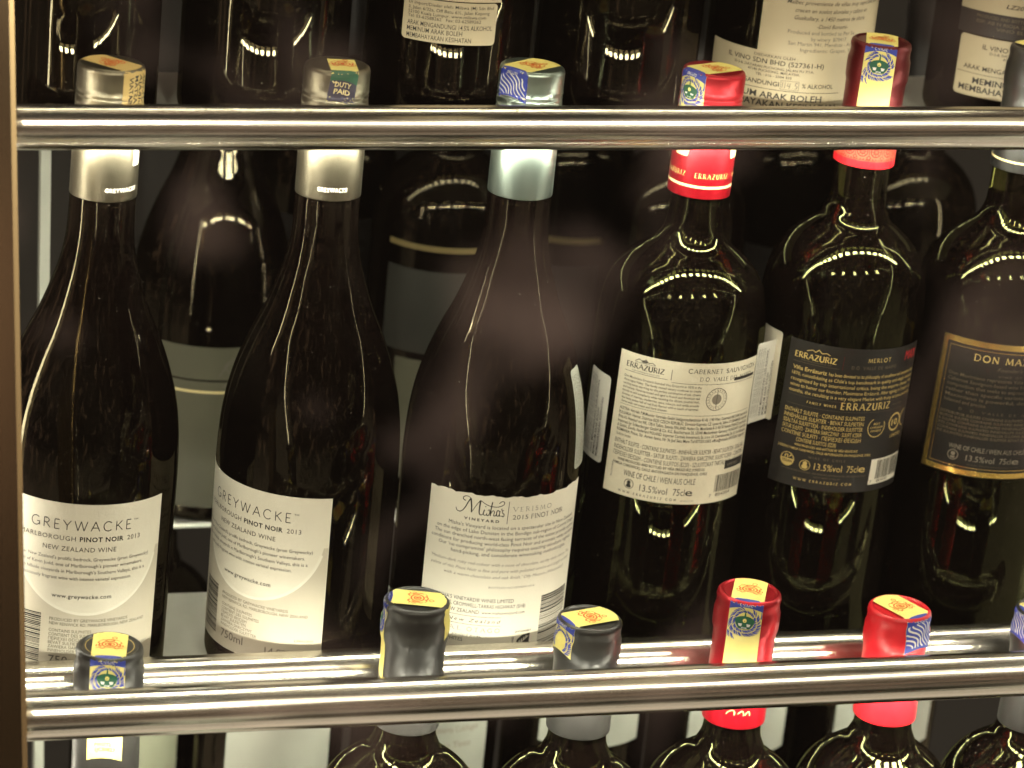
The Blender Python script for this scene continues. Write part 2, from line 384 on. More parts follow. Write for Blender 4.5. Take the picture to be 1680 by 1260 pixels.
    def caps(self, s, u0, u1, h, cap, mat='ink', layer=1, heavy=.15, thin=.07, serif=True, gap=.14):
        wid = sum(SK[ch][0] for ch in s)+gap*(len(s)-1)
        sx = (u1-u0)/wid; x = 0
        q = min(sx, cap)
        for ch in s:
            w_, st, sf = SK[ch]
            for P, hv in st:
                self.stroke([(u0+(x+px)*sx, h+py*cap) for px, py in P], (heavy if hv else thin)*q, mat, layer)
            if serif:
                for px, py in sf:
                    self.stroke([(u0+(x+px-.13)*sx, h+py*cap), (u0+(x+px+.13)*sx, h+py*cap)], .06*q, mat, layer)
            x += w_+gap
    def barcode(self, u0, u1, h0, h1, mat='ink', layer=1, horiz=False, seed=3):
        rr = random.Random(seed); a, b_ = (h0, h1) if horiz else (u0, u1)
        unit = (b_-a)/95.0; x = a
        while x < b_-unit:
            w_ = rr.choice((1, 1, 2, 3))*unit
            if horiz: self.rect(u0, u1, x, min(x+w_, h1), mat, layer)
            else: self.rect(x, min(x+w_, u1), h0, h1, mat, layer)
            x += w_+rr.choice((1, 1, 2, 2))*unit
    def lay(self, fn, parent, name='lettering'):
        for (mat, layer), (V, F) in self.by.items():
            if F: mesh_obj(name, [fn(x, y, 0.05+0.05*layer) for x, y in V], F, mat, parent, smooth=True)
def cyl_fn(R, skew=0.0, h0=0.0):
    def fn(u, h, lift=0.0):
        a = (u+skew*(h-h0))/R; r = R+lift
        return (r*math.sin(a), -r*math.cos(a), h)
    return fn
def sheet(name, fn, u0, u1, h0, h1, mat, parent, n=44, rc=0.0, top=None, m=6, thick=0.14):
    """paper glued on the surface: outer face plus turned edges; rc rounds the corners, top(u) is an uneven upper edge"""
    us = [u0+(u1-u0)*i/n for i in range(n+1)]
    if rc:
        ex = [rc*(1-math.cos(math.radians(a))) for a in (0, 25, 45, 65, 90)]
        us = sorted(set([u0+e for e in ex]+[u1-e for e in ex]+[x for x in us if u0+rc < x < u1-rc]))
    V = []; F = []; cols = []
    for u in us:
        d = 0.0
        if rc:
            e = min(u-u0, u1-u)
            if e < rc: d = rc-math.sqrt(max(rc*rc-(rc-e)**2, 0))
        hb = h0+d; ht = (top(u) if top else h1)-d
        cols.append((u, hb, ht))
    M = m+1
    for u, hb, ht in cols:
        for k in range(M): V.append(fn(u, hb+(ht-hb)*k/m, 0.05))
    for i in range(len(cols)-1):
        for k in range(m): F.append((i*M+k, (i+1)*M+k, (i+1)*M+k+1, i*M+k+1))
    # edge skirt
    loop = [i*M for i in range(len(cols))]+[(len(cols)-1)*M+k for k in range(1, M)]+[i*M+m for i in range(len(cols)-2, -1, -1)]+[k for k in range(m-1, 0, -1)]
    co = [(u, hb) for u, hb, ht in cols]+[(cols[-1][0], cols[-1][1]+(cols[-1][2]-cols[-1][1])*k/m) for k in range(1, M)]+[(u, ht) for u, hb, ht in cols[::-1][1:]]+[(cols[0][0], cols[0][1]+(cols[0][2]-cols[0][1])*k/m) for k in range(m-1, 0, -1)]
    base = len(V); L = len(loop)
    for (u, h) in co: V.append(fn(u, h, 0.05))
    for (u, h) in co: V.append(fn(u, h, 0.05-thick))
    for i in range(L): F.append((base+i, base+L+i, base+L+(i+1) % L, base+(i+1) % L))
    return mesh_obj(name, V, F, mat, parent, smooth=True)

# ------------------------------------------------------------------ the rack: rails, shelves, uprights, light strips
TY, TZ = 88.0, 237.5          # step from one tier to the next
SHELF_UP, SHELF_LOW = 246.0, -246.0
back = mesh_obj('back_panel', *box(-420, 620, 345, 350, -300, 620), 'back_paint'); back['kind'] = 'structure'
rack = thing('wine_rack', 'stepped steel bottle rack with round rails and lit shelves', 'rack')
for x0, x1, y, z, r in ((-215, 330, -36, 277, 10.0), (-215, 330, -124, 39.5, 10.6), (-215, 330, -52, 19.5, 9.6), (-215, 360, 36, 257.0, 9.4), (-215, 360, 52, 514.5, 10.0)):
    mesh_obj('rail', *tube_x(x0, x1, y, z, r), 'rail_steel', rack)
for y0, y1, z in ((-12, 80, 0), (165, 325, 0), (76, 168, SHELF_UP), (-130, -8, SHELF_LOW), (60, 240, SHELF_LOW)):
    mesh_obj('shelf', *box(-222, 420, y0, y1, z-3, z, 1.2), 'shelf_steel', rack, smooth=False)
for x, y, w_ in ((-166, 166, 5), (80, 176, 5), (-222, 120, 6)):
    mesh_obj('upright', *box(x-w_/2, x+w_/2, y-6, y+6, -300, 420), 'upright_paint', rack, smooth=False)
def led_strip(y, z, tilt, x0=-205, x1=330, pitch=13.5, size=7.2, mat='led_light'):
    """board under a rail or shelf carrying a row of diodes that face down (tilt turns them to the back)"""
    a = math.radians(tilt)
    def R(dx, dy, dz): return (dx, y+dy*math.cos(a)-dz*math.sin(a), z+dy*math.sin(a)+dz*math.cos(a))
    V, F = box(x0, x1, -4, 4, 0, 1.2)
    b_ = mesh_obj('light_strip', [R(*v) for v in V], F, 'led_board', rack, smooth=False)
    V = []; F = []; x = x0+4
    while x < x1-4:
        o = len(V); s_ = size/2
        for dz in (-.05, -.9):
            V += [R(x-s_, -s_, dz), R(x+s_, -s_, dz), R(x+s_, s_, dz), R(x-s_, s_, dz)]
        F += [(o+4, o+5, o+6, o+7), (o, o+1, o+5, o+4), (o+1, o+2, o+6, o+5), (o+2, o+3, o+7, o+6), (o+3, o, o+4, o+7)]
        x += pitch
    d = mesh_obj('diode_row', V, F, mat, b_, smooth=False); d['kind'] = 'stuff'
for k in (0, 1, 2): led_strip(-124+TY*k+7.2, 39.5+TZ*k-8.6, 26, mat='led_light' if k < 2 else 'led_dim')
for y, z, mt in ((160, SHELF_UP-4.4, 'led_rear'), (72, -4.4, 'led_light')): led_strip(y, z, 0, mat=mt)
def added_side_light(x, y):
    """unseen light tube, added at the cabinet side to draw edge lines on the bottles"""
    V = []; F = []; n = 12
    for z in (-150, 500):
        y0 = y
        V += [(x+2.2*math.cos(2*math.pi*i/n), y0+2.2*math.sin(2*math.pi*i/n), z) for i in range(n)]
    F = [(i, (i+1) % n, n+(i+1) % n, n+i) for i in range(n)]+[tuple(range(n))[::-1], tuple(range(n, 2*n))]
    mesh_obj('added_side_light', V, F, 'added_tube_light', rack)
added_side_light(-232, -25); added_side_light(425, 20)

# ------------------------------------------------------------------ the glass door in front, leaning with the tiers
door = thing('glass_door', 'slanted clear glass door with bronze metal stile at the left edge', 'door')
def slant_box(name, x0, x1, t0, t1, z0, z1, mat):
    """box in the plane that leans back with the rack; t is the distance in front of it"""
    V = []
    for x in (x0, x1):
        for t_ in (t0, t1):
            for z in (z0, z1): V.append((x, -143+(z-40)*TY/TZ-t_, z))
    return mesh_obj(name, V, [(0, 1, 3, 2), (4, 6, 7, 5), (0, 4, 5, 1), (2, 3, 7, 6), (0, 2, 6, 4), (1, 5, 7, 3)], mat, door, smooth=False)
slant_box('pane', -199.5, 420, 1, 5, -160, 520, 'pane_glass')
slant_box('stile', -240, -199.7, -4, 16, -160, 520, 'stile_bronze')
slant_box('stile_edge', -199.6, -197.4, -6, 14, -160, 520, 'stile_gold')

# ------------------------------------------------------------------ bottles
BURG = [(43, 9), (43, 60), (43, 104), (42.7, 114), (41.8, 127), (39.8, 140), (36.3, 153), (31.2, 167), (25.0, 181), (19.8, 196), (17.0, 206), (15.3, 217), (14.9, 229), (14.7, 245), (14.6, 285)]
def BORD(R, top, sh):
    """Bordeaux shape: body radius R, total height top, sh = height of the root of the neck"""
    return [(R, 9), (R, 60), (R, sh-52), (R-.5, sh-38), (R-2.3, sh-28), (R-5.6, sh-20), (R-11.2, sh-12.8), (R-17.5, sh-7.6), (R-22.5, sh-3.6), (15.6, sh+.8), (14.0, sh+5), (13.3, sh+12), (13.0, sh+24), (13.0, top-12)]
def make_glass(parent, prof, mat, wine_top):
    R = prof[0][0]
    base = [(0, 9), (12, 8), (22, 4.5), (29, 1.0), (33, 0), (37, .5), (R-2.2, 2.6), (R-.5, 5.5)]
    P = [(min(r, R), z) for r, z in smooth_curve(base+prof, 5)]
    V, F = lathe(P+[(0, P[-1][1])], 80)
    mesh_obj('glass', V, F, mat, parent)
    # wine: the cavity inside the wall, heavy base
    W = [(0, 17), (12, 15.5), (22, 11.5), (30, 9.0), (R-8, 10.5), (R-4.6, 15), (R-3.5, 24)]
    for r, z in smooth_curve(prof, 5):
        if z > 30 and z < wine_top: W.append((max(r-3.3, 8), z))
    W.append((W[-1][0], wine_top)); W.append((0, wine_top))
    V, F = lathe(W, 72)
    mesh_obj('wine', V, F, 'wine_red', parent)
def screw_profile(top, length, R=15.1, dots=False):
    z0 = top-length
    P = [(R-1.0, z0), (R-.05, z0+.1), (R, z0+.6)]
    for d in (24.0, 21.4, 18.8, 14.5, 12.4): P += [(R, top-d-.9), (R-.45, top-d-.35), (R-.45, top-d+.35), (R, top-d+.9)]
    P += [(R-.15, top-9), (R-.1, top-6), (R-.05, top-2.2), (R-.5, top-.8), (R-1.5, top-.1), (R-3, top), (0, top)]
    return P
def foil_profile(top, length, R=15.0, neck=14.2):
    z0 = top-length
    return [(neck+.0, z0), (neck+.35, z0+.1), (neck+.4, z0+.5), (neck+.2, z0+10), (neck-.1, top-26), (neck+.1, top-20.5), (neck+.7, top-18.4), (R-.1, top-16.8), (R, top-14), (R-.1, top-9.5), (R-.7, top-7.6), (R-.85, top-5), (R-.5, top-3.0), (R-.9, top-1.2), (R-2.0, top-.2), (R-2.9, top-.25), (R-3.1, top-.8), (R-4.0, top-.75), (0, top-.6)]
def prof_R(P):
    Q = [(z, r) for r, z in P if r > 0]
    Q.sort()
    def f(z):
        if z <= Q[0][0]: return Q[0][1]
        for (a, ra), (b_, rb) in zip(Q, Q[1:]):
            if a <= z <= b_: return ra+(rb-ra)*(z-a)/max(b_-a, 1e-6)
        return Q[-1][1]
    return f
def make_cap(parent, P, mat, name='cap'):
    V, F = lathe([(0, P[0][1]+3)]+P if False else P, 80)
    return mesh_obj(name, V, F, mat, parent)

def duty_stamp(parent, P, top, phi, front, rear, width=13.0, kind='green', twist=0.0, shift=0.0, tear=0.0):
    """paper tax band: over the top and down both sides of the cap. s runs along the band (+ = towards angle phi), t across"""
    fR = prof_R(P); Rt = max(r for r, z in P if z > top-3)-1.2
    a = math.radians(phi)
    def fn(s, t, lift=0.0):
        t2 = t+shift
        sm = math.sqrt(max(Rt*Rt-t2*t2, 1))
        l = lift+.12
        if abs(s) <= sm:
            x, y, z = s, t2, top+l
            e = sm-abs(s)
            if e < 1.2: z -= (1.2-e)**2*.35
        else:
            d = abs(s)-sm
            z = top-.5-d*.985
            R = max(fR(z), Rt+min(d, 1.0)*.9)+l
            tt = t2+twist*d
            x = math.copysign(math.sqrt(max(R*R-tt*tt, 1)), s); y = tt
        # local x -> direction at angle phi measured from -Y towards +X
        dx, dy = math.sin(a), -math.cos(a)
        return (x*dx-y*dy, x*dy+y*dx, z)
    hw = width/2
    main = {'green': 'stamp_yellow', 'text': 'stamp_buff', 'navy': 'stamp_yellow', 'blue': 'stamp_yellow', 'pale': 'stamp_pale'}[kind]
    if kind == 'green' and parent.get('dim'): main = 'stamp_pale'
    ns = 60; nt_ = 10
    V = []; F = []
    for i in range(ns+1):
        for j in range(nt_+1):
            t = -hw+width*j/nt_
            s = -rear+(front+rear)*i/ns
            if tear: s = min(s, front-tear*(.5+.5*math.sin(j*1.7))) if i > ns-4 else s
            V.append(fn(s, t))
    for i in range(ns):
        for j in range(nt_): F.append((i*(nt_+1)+j, (i+1)*(nt_+1)+j, (i+1)*(nt_+1)+j+1, i*(nt_+1)+j+1))
    st = mesh_obj('duty_stamp', V, F, main, parent)
    k = Ink(); rr = random.Random(int(phi*7)+11)
    # red crest on the top
    kc = Ink()
    kc.ring(0, 0, 2.2, .55, 'stamp_red', ry=2.6); kc.ring(0, 0, 1.15, .45, 'stamp_red', ry=1.5)
    kc.poly([(-.7, .5), (.6, .7), (.9, 0), (.1, -.8), (-.8, -.5)], 'stamp_red')
    for sgn in (-1, 1):
        kc.stroke([(1.9, 2.7*sgn), (.9, 3.6*sgn), (-.3, 3.3*sgn), (-1.2, 4.0*sgn), (-2.1, 3.4*sgn)], .75, 'stamp_red', wd2=.3)
        kc.stroke([(2.6, 1.4*sgn), (3.3, 2.5*sgn), (2.4, 3.6*sgn), (3.0, 4.4*sgn)], .6, 'stamp_red', wd2=.25)
        kc.stroke([(-2.6, 1.0*sgn), (-3.3, 2.2*sgn), (-2.6, 3.4*sgn)], .5, 'stamp_red', wd2=.2)
        kc.stroke([(.4, 4.3*sgn), (1.4, 4.6*sgn), (1.9, 4.1*sgn)], .35, 'stamp_red')
    kc.stroke([(-3.1, -1.6), (-3.7, 0), (-3.1, 1.6)], .5, 'stamp_red')
    kc.ring(-4.9, 1.4, .8, .3, 'stamp_red')
    for (mt_, ly_), (V_, F_) in kc.by.items(): k.tris([(x*1.32, y*1.32) for x, y in V_], F_, mt_, ly_, 1.2)
    sm = Rt-1.5
    for sgn, end in ((1, front), (-1, rear)):
        L = end-Rt
        if L < 3: continue
        if kind == 'text' and sgn > 0:
            for q, word in enumerate(('JABATAN', 'KASTAM', 'DIRAJA', 'MALAYSIA')):
                # words read upwards, towards the top
                Vg, Fg = glyphs(word, .015); x1 = max(v[0] for v in Vg)
                ln = min(L-2, 15.5 if q != 3 else 17.5); t0 = -4.6+q*2.9
                W = [(Rt+.8+ln-x*ln/x1+(3-q)*.5, t0+y*2.1/.682) for x, y in Vg]
                W = [(s_, t_) for s_, t_ in W]
                k.tris(W, Fg, 'ink')
            continue
        if kind == 'navy' and sgn > 0:
            k.poly([(Rt-2.0, -hw), (Rt-2.0, hw), (Rt+3.0, hw), (Rt+3.0, -hw)], 'stamp_green', maxlen=1.2)
            k.poly([(Rt+3.0, -hw), (Rt+3.0, hw), (end-.1, hw), (end-.1, -hw)], 'stamp_navy', maxlen=1.2)
            for word, t0 in (('DUTY', 4.8), ('PAID', 8.0)):
                Vg, Fg = glyphs(word, .02); x1 = max(v[0] for v in Vg)
                k.tris([(Rt+1.2+t0-y*2.2/.682, -4+x*7.6/x1) for x, y in Vg], Fg, 'stamp_pale', 2)
            k.stroke([(Rt+3.2, -5.2), (Rt+4.1, -4.4), (Rt+3.6, -3.6), (Rt+4.6, -3.2)], .5, 'stamp_pale', 2)
            continue
        # blue collar with DUTY PAID, then rays round the hat emblem, then plain paper
        k.poly([(sm, -hw), (sm-.6, -hw*.5), (sm-.9, 0), (sm-.6, hw*.5), (sm, hw), (Rt+2.0, hw), (Rt+2.0, -hw)], 'stamp_blue', maxlen=1.2)
        Vg, Fg = glyphs('DUTY PAID', .02); x1 = max(v[0] for v in Vg)
        k.tris([(Rt+.2+y*1.3/.682*sgn, (-3+x*6/x1)*sgn*-1) for x, y in Vg], Fg, 'stamp_white', 2)
        if kind == 'blue':
            k.poly([(Rt+2.0, -hw), (Rt+2.0, hw), (end-.1, hw), (end-.1, -hw)], 'stamp_blue', maxlen=1.2)
            for q in range(9):
                t0 = -hw-6+q*2.3
                pts = [(Rt+1.5+i*1.2, max(-hw, min(hw, t0+i*.9+1.1*math.sin(i*.9+q)))) for i in range(int((L-2)/1.2)+1)]
                pts = [p_ for p_ in pts if -hw < p_[1] < hw and p_[0] < end-.3]
                if len(pts) > 1: k.stroke(pts, rr.uniform(.35, .8), 'stamp_white', 2, 1.2)
            continue
        c0 = Rt+9.0
        for q in range(46):
            an = q*2*math.pi/46+rr.uniform(-.05, .05)
            for r0, r1 in ((4.4, 5.6), (6.0, 7.6), (8.0, 10.0)):
                pa = [(c0+r_*math.cos(an+.16*(r_-r0)), r_*math.sin(an+.16*(r_-r0))) for r_ in (r0, (r0+r1)/2, r1)]
                if all(Rt+1.8 < x < end-.3 and abs(y) < hw-.1 for x, y in pa) and not (x_over := pa[0][0] > c0+6): k.stroke(pa, .62, 'stamp_blue', 1, 1.2, wd2=.3)
        if L > 14:
            hat = [(c0-1.0+(-1.6)*math.cos(math.radians(g))*1.0, 4.7*math.sin(math.radians(g))) for g in range(-90, 91, 15)]+[(c0+1.2, 3.9), (c0+3.4, 2.6), (c0+3.9, 0), (c0+3.4, -2.6), (c0+1.2, -3.9)]
            k.poly(hat, 'stamp_green', 2, 1.2)
            k.stroke([(c0-2.4, 0), (c0-5.2, 0)], .9, 'stamp_green', 2, wd2=.35)
            k.disc(c0-.5, 0, .95, 'stamp_yellow', 3, n=8)
            for sg in (-1, 1):
                k.poly([(c0+1.0, 1.0*sg), (c0+.9, 2.9*sg), (c0+2.2, 2.4*sg), (c0+2.4, 1.3*sg)], 'stamp_white', 3, 1.2)
            Vg, Fg = glyphs('JKDM', .03); x1 = max(v[0] for v in Vg)
            k.tris([(c0+3.5-y*.8/.682, -1.2+x*2.4/x1) for x, y in Vg], Fg, 'stamp_white', 3)
    k.lay(lambda s_, t_, l: fn(s_, t_, l), st, 'stamp_print')
    return st, fn

def place(root, x, y, z, tilt, pivot, yaw=0.0):
    """stand a bottle at x, y on height z, leaning sideways about the point 'pivot' mm above its base"""
    M = Matrix.Rotation(math.radians(tilt), 4, 'Y')
    off = M @ Vector((0, 0, pivot))
    root.matrix_world = Matrix.Translation(Vector((x-off.x, y-off.y, z+pivot-off.z))*MM) @ M @ Matrix.Rotation(math.radians(yaw), 4, 'Z')

GROUP_M, GROUP_U, GROUP_L, GROUP_B = ('bottles standing on the middle tier', 'bottles standing on the upper tier', 'bottles standing on the lower tier', 'bottles in the dark rear row')
# ---- middle tier: two sloping-shouldered bottles with the same pale back label
def crescent_label(root):
    fn = cyl_fn(43.0)
    lab = sheet('back_label', fn, -44, 37.4, 17.5, 102.4, 'paper_cream', root)
    k = Ink()
    # grey field outside the pale disc
    cx, ch, cr = 0.0, 83.8, 35.6
    a = [(cx+cr*math.cos(math.radians(g)), ch+cr*math.sin(math.radians(g))) for g in range(-172, -5, 6)]
    a = [q for q in a if q[0] > -43.9 and q[0] < 37.3]
    k.poly([(-43.8, 17.7)]+[(-43.8, a[0][1])]+a+[(37.2, a[-1][1]), (37.2, 17.7)], 'paper_grey', 1, 3.0)
    k.stroke([q for q in a if q[1] < 76], 1.4, 'paper_light', 2)
    L = 3
    k.caps('GREYWACKE', -27.8, 18.8, 89.6, 4.6, 'ink', L, heavy=.085, thin=.085, serif=False, gap=.34)
    k.text('TM', 20.2, 22.4, 93.4, .9, 'ink', L)
    k.text('MARLBOROUGH', -33.3, -6.6, 84.3, 2.2, 'ink_soft', L, space=1.1)
    k.text('PINOT NOIR', -4.8, 15.4, 84.3, 2.2, 'ink', L, bold=.022, space=1.1)
    k.text('2013', 17.3, 24.0, 84.3, 2.2, 'ink_soft', L, space=1.1)
    k.text('NEW ZEALAND WINE', -21.5, 12.2, 79.2, 2.2, 'ink_soft', L, space=1.1)
    k.text("Named after New Zealand's prolific bedrock, Greywacke (pron Greywacky)", -41, 30, 74.7, 1.6, 'ink_soft', L)
    k.text("is the label of Kevin Judd, one of Marlborough's pioneer winemakers.", -40, 26.6, 71.5, 1.6, 'ink_soft', L)
    k.text("Hand-set on hillside vineyards in Marlborough's Southern Valleys, this is a", -41, 28, 68.3, 1.6, 'ink_soft', L)
    k.text('deliciously fragrant wine with intense varietal expression.', -31, 20.8, 65.0, 1.6, 'ink_soft', L)
    k.text('www.greywacke.com', -15.9, 11.4, 55.9, 2.0, 'ink', L, space=1.1, bold=.005)
    k.barcode(-34, -20.2, 22.4, 46.8, 'ink', L, horiz=True, seed=5)
    for s, u1, h in (('PRODUCED BY GREYWACKE VINEYARDS', 20.5, 44.2), ('NEW RENWICK RD, MARLBOROUGH, NEW ZEALAND', 30, 42.0), ('CONTAINS SULPHITES', 3.2, 38.6), ('CONTIENT DES SULPHITES', 7.0, 36.5), ('ΠΕΡΙΕΧΕΙ ΘΕΙΩΔΗ', .5, 34.4), ('BEVAT SULFIETEN', .2, 32.4), ('ZAWIERA SIARCZYNY', 3.8, 30.4), ('INNEHOLDER SULFITTER', 6.2, 28.4)):
        k.text(s, -16.2, u1, h, 1.5, 'ink_soft', L)
    k.text('750ml', -15.6, -1.0, 22.7, 3.9, 'ink_soft', L)
    k.text('14.0% Vol', 10.8, 31, 21.6, 3.6, 'ink_soft', L)
    k.text('LPN1301', 24.5, 33.0, 29.6, 1.2, 'ink_soft', L)
    k.lay(fn, lab)
    return lab
def slope_bottle(label, cap_mat, group, kind, length=60, H=296):
    root = thing('wine_bottle', label, 'wine bottle', group)
    make_glass(root, BURG, 'glass_brown', H-62)
    P = screw_profile(H, length)
    cap = make_cap(root, P, cap_mat, 'screw_cap')
    return root, P, cap

b1, P, cap = slope_bottle('dark sloping-shouldered bottle with grey cap and pale crescent label, at the left door edge', 'cap_bronze', GROUP_M, 'a')
crescent_label(b1)
k = Ink(); k.text('GREYWACKE', -1.0, 15.5, 240.6, 2.0, 'ink_white', bold=.01, space=1.15); k.rect(12.5, 17.5, 252, 268, 'stamp_white'); k.lay(cyl_fn(15.1), cap)
duty_stamp(b1, P, 296, 44, 34, 13.6, 14.5, 'text')
place(b1, -153.96, 0, 0, 2.7, 236)
b2, P, cap = slope_bottle('dark sloping-shouldered bottle with grey cap, its pale crescent label turned to the left', 'cap_bronze', GROUP_M, 'a')
crescent_label(b2)
k = Ink(); k.text('GREYWACKE', -5.2+34*.2637, 8.6+34*.2637, 240.4, 2.0, 'ink_white', bold=.01, space=1.15); k.lay(cyl_fn(15.1), cap)
duty_stamp(b2, P, 296, -4+43.3, 27, 8, 12.5, 'navy', twist=-.12, shift=2.2)
place(b2, -52.05, 0, 0, 1.6, 236, yaw=-43.3)

b3, P, cap = slope_bottle('dark sloping-shouldered bottle with pale mint silver cap and wide cream label', 'cap_mint', GROUP_M, 'a')
fn = cyl_fn(43.0)
lab = sheet('back_label', fn, -40, 46, 20.5, 100.5, 'paper_cream', b3, top=lambda u: 100.6+.35*math.sin(u*.55)+.25*math.sin(u*1.3+1)+max(0, (u-20)/26)*1.3)
k = Ink()
scr = [([(-25.6, 92.6), (-25.0, 91.2), (-23.2, 91.0), (-21.4, 93.0), (-19.8, 96.6), (-18.8, 98.4)], .35, .6), ([(-18.8, 98.4), (-18.2, 94.5), (-18.0, 91.4)], .75, .6), ([(-18.0, 91.4), (-15.8, 95.6), (-14.2, 98.0)], .25, .4), ([(-14.2, 98.0), (-14.4, 94.0), (-14.2, 91.2), (-13.2, 90.8), (-12.2, 92.0)], .75, .3),
       ([(-12.0, 93.6), (-12.4, 91.4), (-11.6, 90.8), (-10.6, 92.0)], .55, .25), ([(-11.7, 95.0), (-11.5, 95.4)], .5, .5), ([(-10.4, 93.2), (-9.8, 93.8), (-9.5, 92.2), (-10.2, 90.8), (-11.0, 91.2)], .3, .5), ([(-8.6, 97.8), (-9.0, 94.0), (-9.1, 90.7)], .55, .5), ([(-9.1, 91.4), (-8.0, 93.5), (-7.3, 92.8), (-7.5, 91.0), (-6.7, 91.0), (-6.2, 92.0)], .3, .5), ([(-4.9, 93.2), (-5.8, 93.7), (-6.3, 92.0), (-5.7, 90.8), (-4.9, 91.8), (-4.8, 93.4), (-4.8, 91.0), (-4.2, 91.0)], .45, .4), ([(-3.9, 94.8), (-4.1, 93.9)], .5, .3), ([(-2.9, 93.6), (-3.6, 93.9), (-3.5, 92.6), (-2.7, 91.9), (-3.0, 90.8), (-3.9, 91.1)], .3, .5),
       ([(-18.8, 98.4), (-20.4, 99.2), (-22.2, 98.6), (-22.4, 97.4), (-21.2, 96.8)], .3, .5), ([(-14.2, 98.0), (-10.5, 95.9), (-6.5, 95.4), (-3.6, 96.4), (-3.0, 97.8), (-4.2, 98.3), (-5.4, 97.2)], .35, .4)]
for pts, w1, w2 in scr: k.stroke(smooth_curve(pts, 4), w1, 'ink', 1, wd2=w2)
k.text('VINEYARD', -21.2, -4.6, 87.5, 1.25, 'ink', bold=.03, space=1.5)
k.stroke([(-.7, 98.4), (-.9, 87.0)], .3, 'ink')
k.caps('VERISMO', 1.6, 22, 93.4, 2.1, 'ink', serif=True, gap=.45, heavy=.09, thin=.05)
k.text('2015', 1.6, 9.4, 89.3, 2.2, 'ink', bold=-.004); k.caps('PINOT NOIR', 11.0, 30.4, 89.4, 2.2, 'ink', serif=True, gap=.14, heavy=.14)
for s, u0, u1, h in (("Misha's Vineyard is located on a spectacular site in New Zealand", -28.5, 41, 84.0), ('on the edge of Lake Dunstan in the Bendigo sub-region of Central Otago.', -34.5, 43.5, 81.2), ('The sun drenched north-west facing terraces of the estate provide optimal', -35.5, 44, 78.4), ('conditions for producing world-class Pinot Noir and aromatic white varieties.', -37, 44, 75.6), ("Our 'no compromise' philosophy requires exacting viticulture regimes,", -32.8, 42, 72.9), ('hand-picking, and considerate winemaking methodologies.', -26, 36.5, 70.1)):
    k.text(s, u0, u1, h, 1.75, 'ink')
for s, u0, u1, h in (("'Medium-dark ruby red colour with a nose of chocolate, earthy dark cherry. The", -36, 42, 65.2), ('palate of this Pinot Noir is fine and pure with polished tannins and length to finish', -36, 42, 62.0), ("with a warm chocolate and oak finish.' Olly Masters (Winemaker)", -28.5, 37, 58.8)):
    k.text(s, u0, u1, h, 1.55, 'ink_pale', shear=.25)
k.text('BOTTLED NOVEMBER 2016', -6.4, 17, 53.8, 1.0, 'ink_pale', shear=.1)
k.text("MISHA'S VINEYARD® WINES LIMITED", -31, 6.6, 46.4, 1.9, 'ink'); k.text('TERRACES, CROMWELL-TARRAS HIGHWAY (SH8)', -33, 13, 43.4, 1.9, 'ink')
k.text('NEW ZEALAND', -26.5, -9.6, 40.2, 1.9, 'ink'); k.text('www.mishasvineyard.com', -8.4, 13, 40.4, 1.5, 'ink')
k.rect(-32, 1.2, 38.7, 38.9, 'ink'); k.text('New Zealand', -24.5, 1.2, 35.7, 1.8, 'ink', shear=.3, space=1.35); k.rect(-32, 1.2, 34.3, 34.5, 'ink')
k.caps('OTAGO', -14.6, 1.0, 31.0, 2.0, 'ink_soft', gap=.5, heavy=.12); k.caps('AL', -23.6, -17.4, 31.0, 2.0, 'ink_soft', gap=.5, heavy=.12)
k.text('standard drinks', -21.5, -7.7, 28.0, 1.5, 'ink'); k.text('SULPHITES', -28, -16.2, 25.4, 1.7, 'ink')
k.poly([(9.6, 22.6), (10.4, 26.8), (13, 29.0), (17.4, 29.4), (17.2, 24.6), (15.4, 22.2), (12, 21.6)], 'ink')
k.stroke([(10.2, 23.0), (12.6, 25.0), (16.6, 28.0)], .35, 'paper_cream', 2)
for q in range(4): k.stroke([(11.6+q*1.2, 24.3+q*.85), (11.8+q*1.2, 26.3+q*.7)], .5, 'paper_cream', 2)
k.text('SUSTAINABLE', 9.0, 17.8, 30.4, 1.0, 'ink', bold=.02); k.text('ZEALAND', 21.5, 28.5, 8.6, 1.0, 'ink', bold=.02, vert=True)
k.barcode(22.3, 43.5, 20.8, 48.2, 'ink', horiz=True, seed=9)
k.lay(fn, lab)
_fr = prof_R(smooth_curve(BURG, 4))
def shoulder_fn(u, h, lift=0.0):
    a_ = u/43.0; r_ = _fr(h)+lift+.04
    return (r_*math.sin(a_), -r_*math.cos(a_), h)
st = sheet('import_sticker', shoulder_fn, 38, 52, 108, 156, 'paper_stone', b3, rc=2.0, n=16, m=24)
k = Ink()
for q in range(6): k.text('ARAK MENGANDUNGI ALKOHOL MEMINUM ARAK BOLEH'[q*3:q*3+26], 110.5, 153, 40.2+q*2.2, 1.3, 'ink_soft', vert=True)
k.lay(shoulder_fn, st)
duty_stamp(b3, P, 296, -52, 26, 12.5, 16, 'blue')
place(b3, 37.8, 0, 0, 1.9, 236)

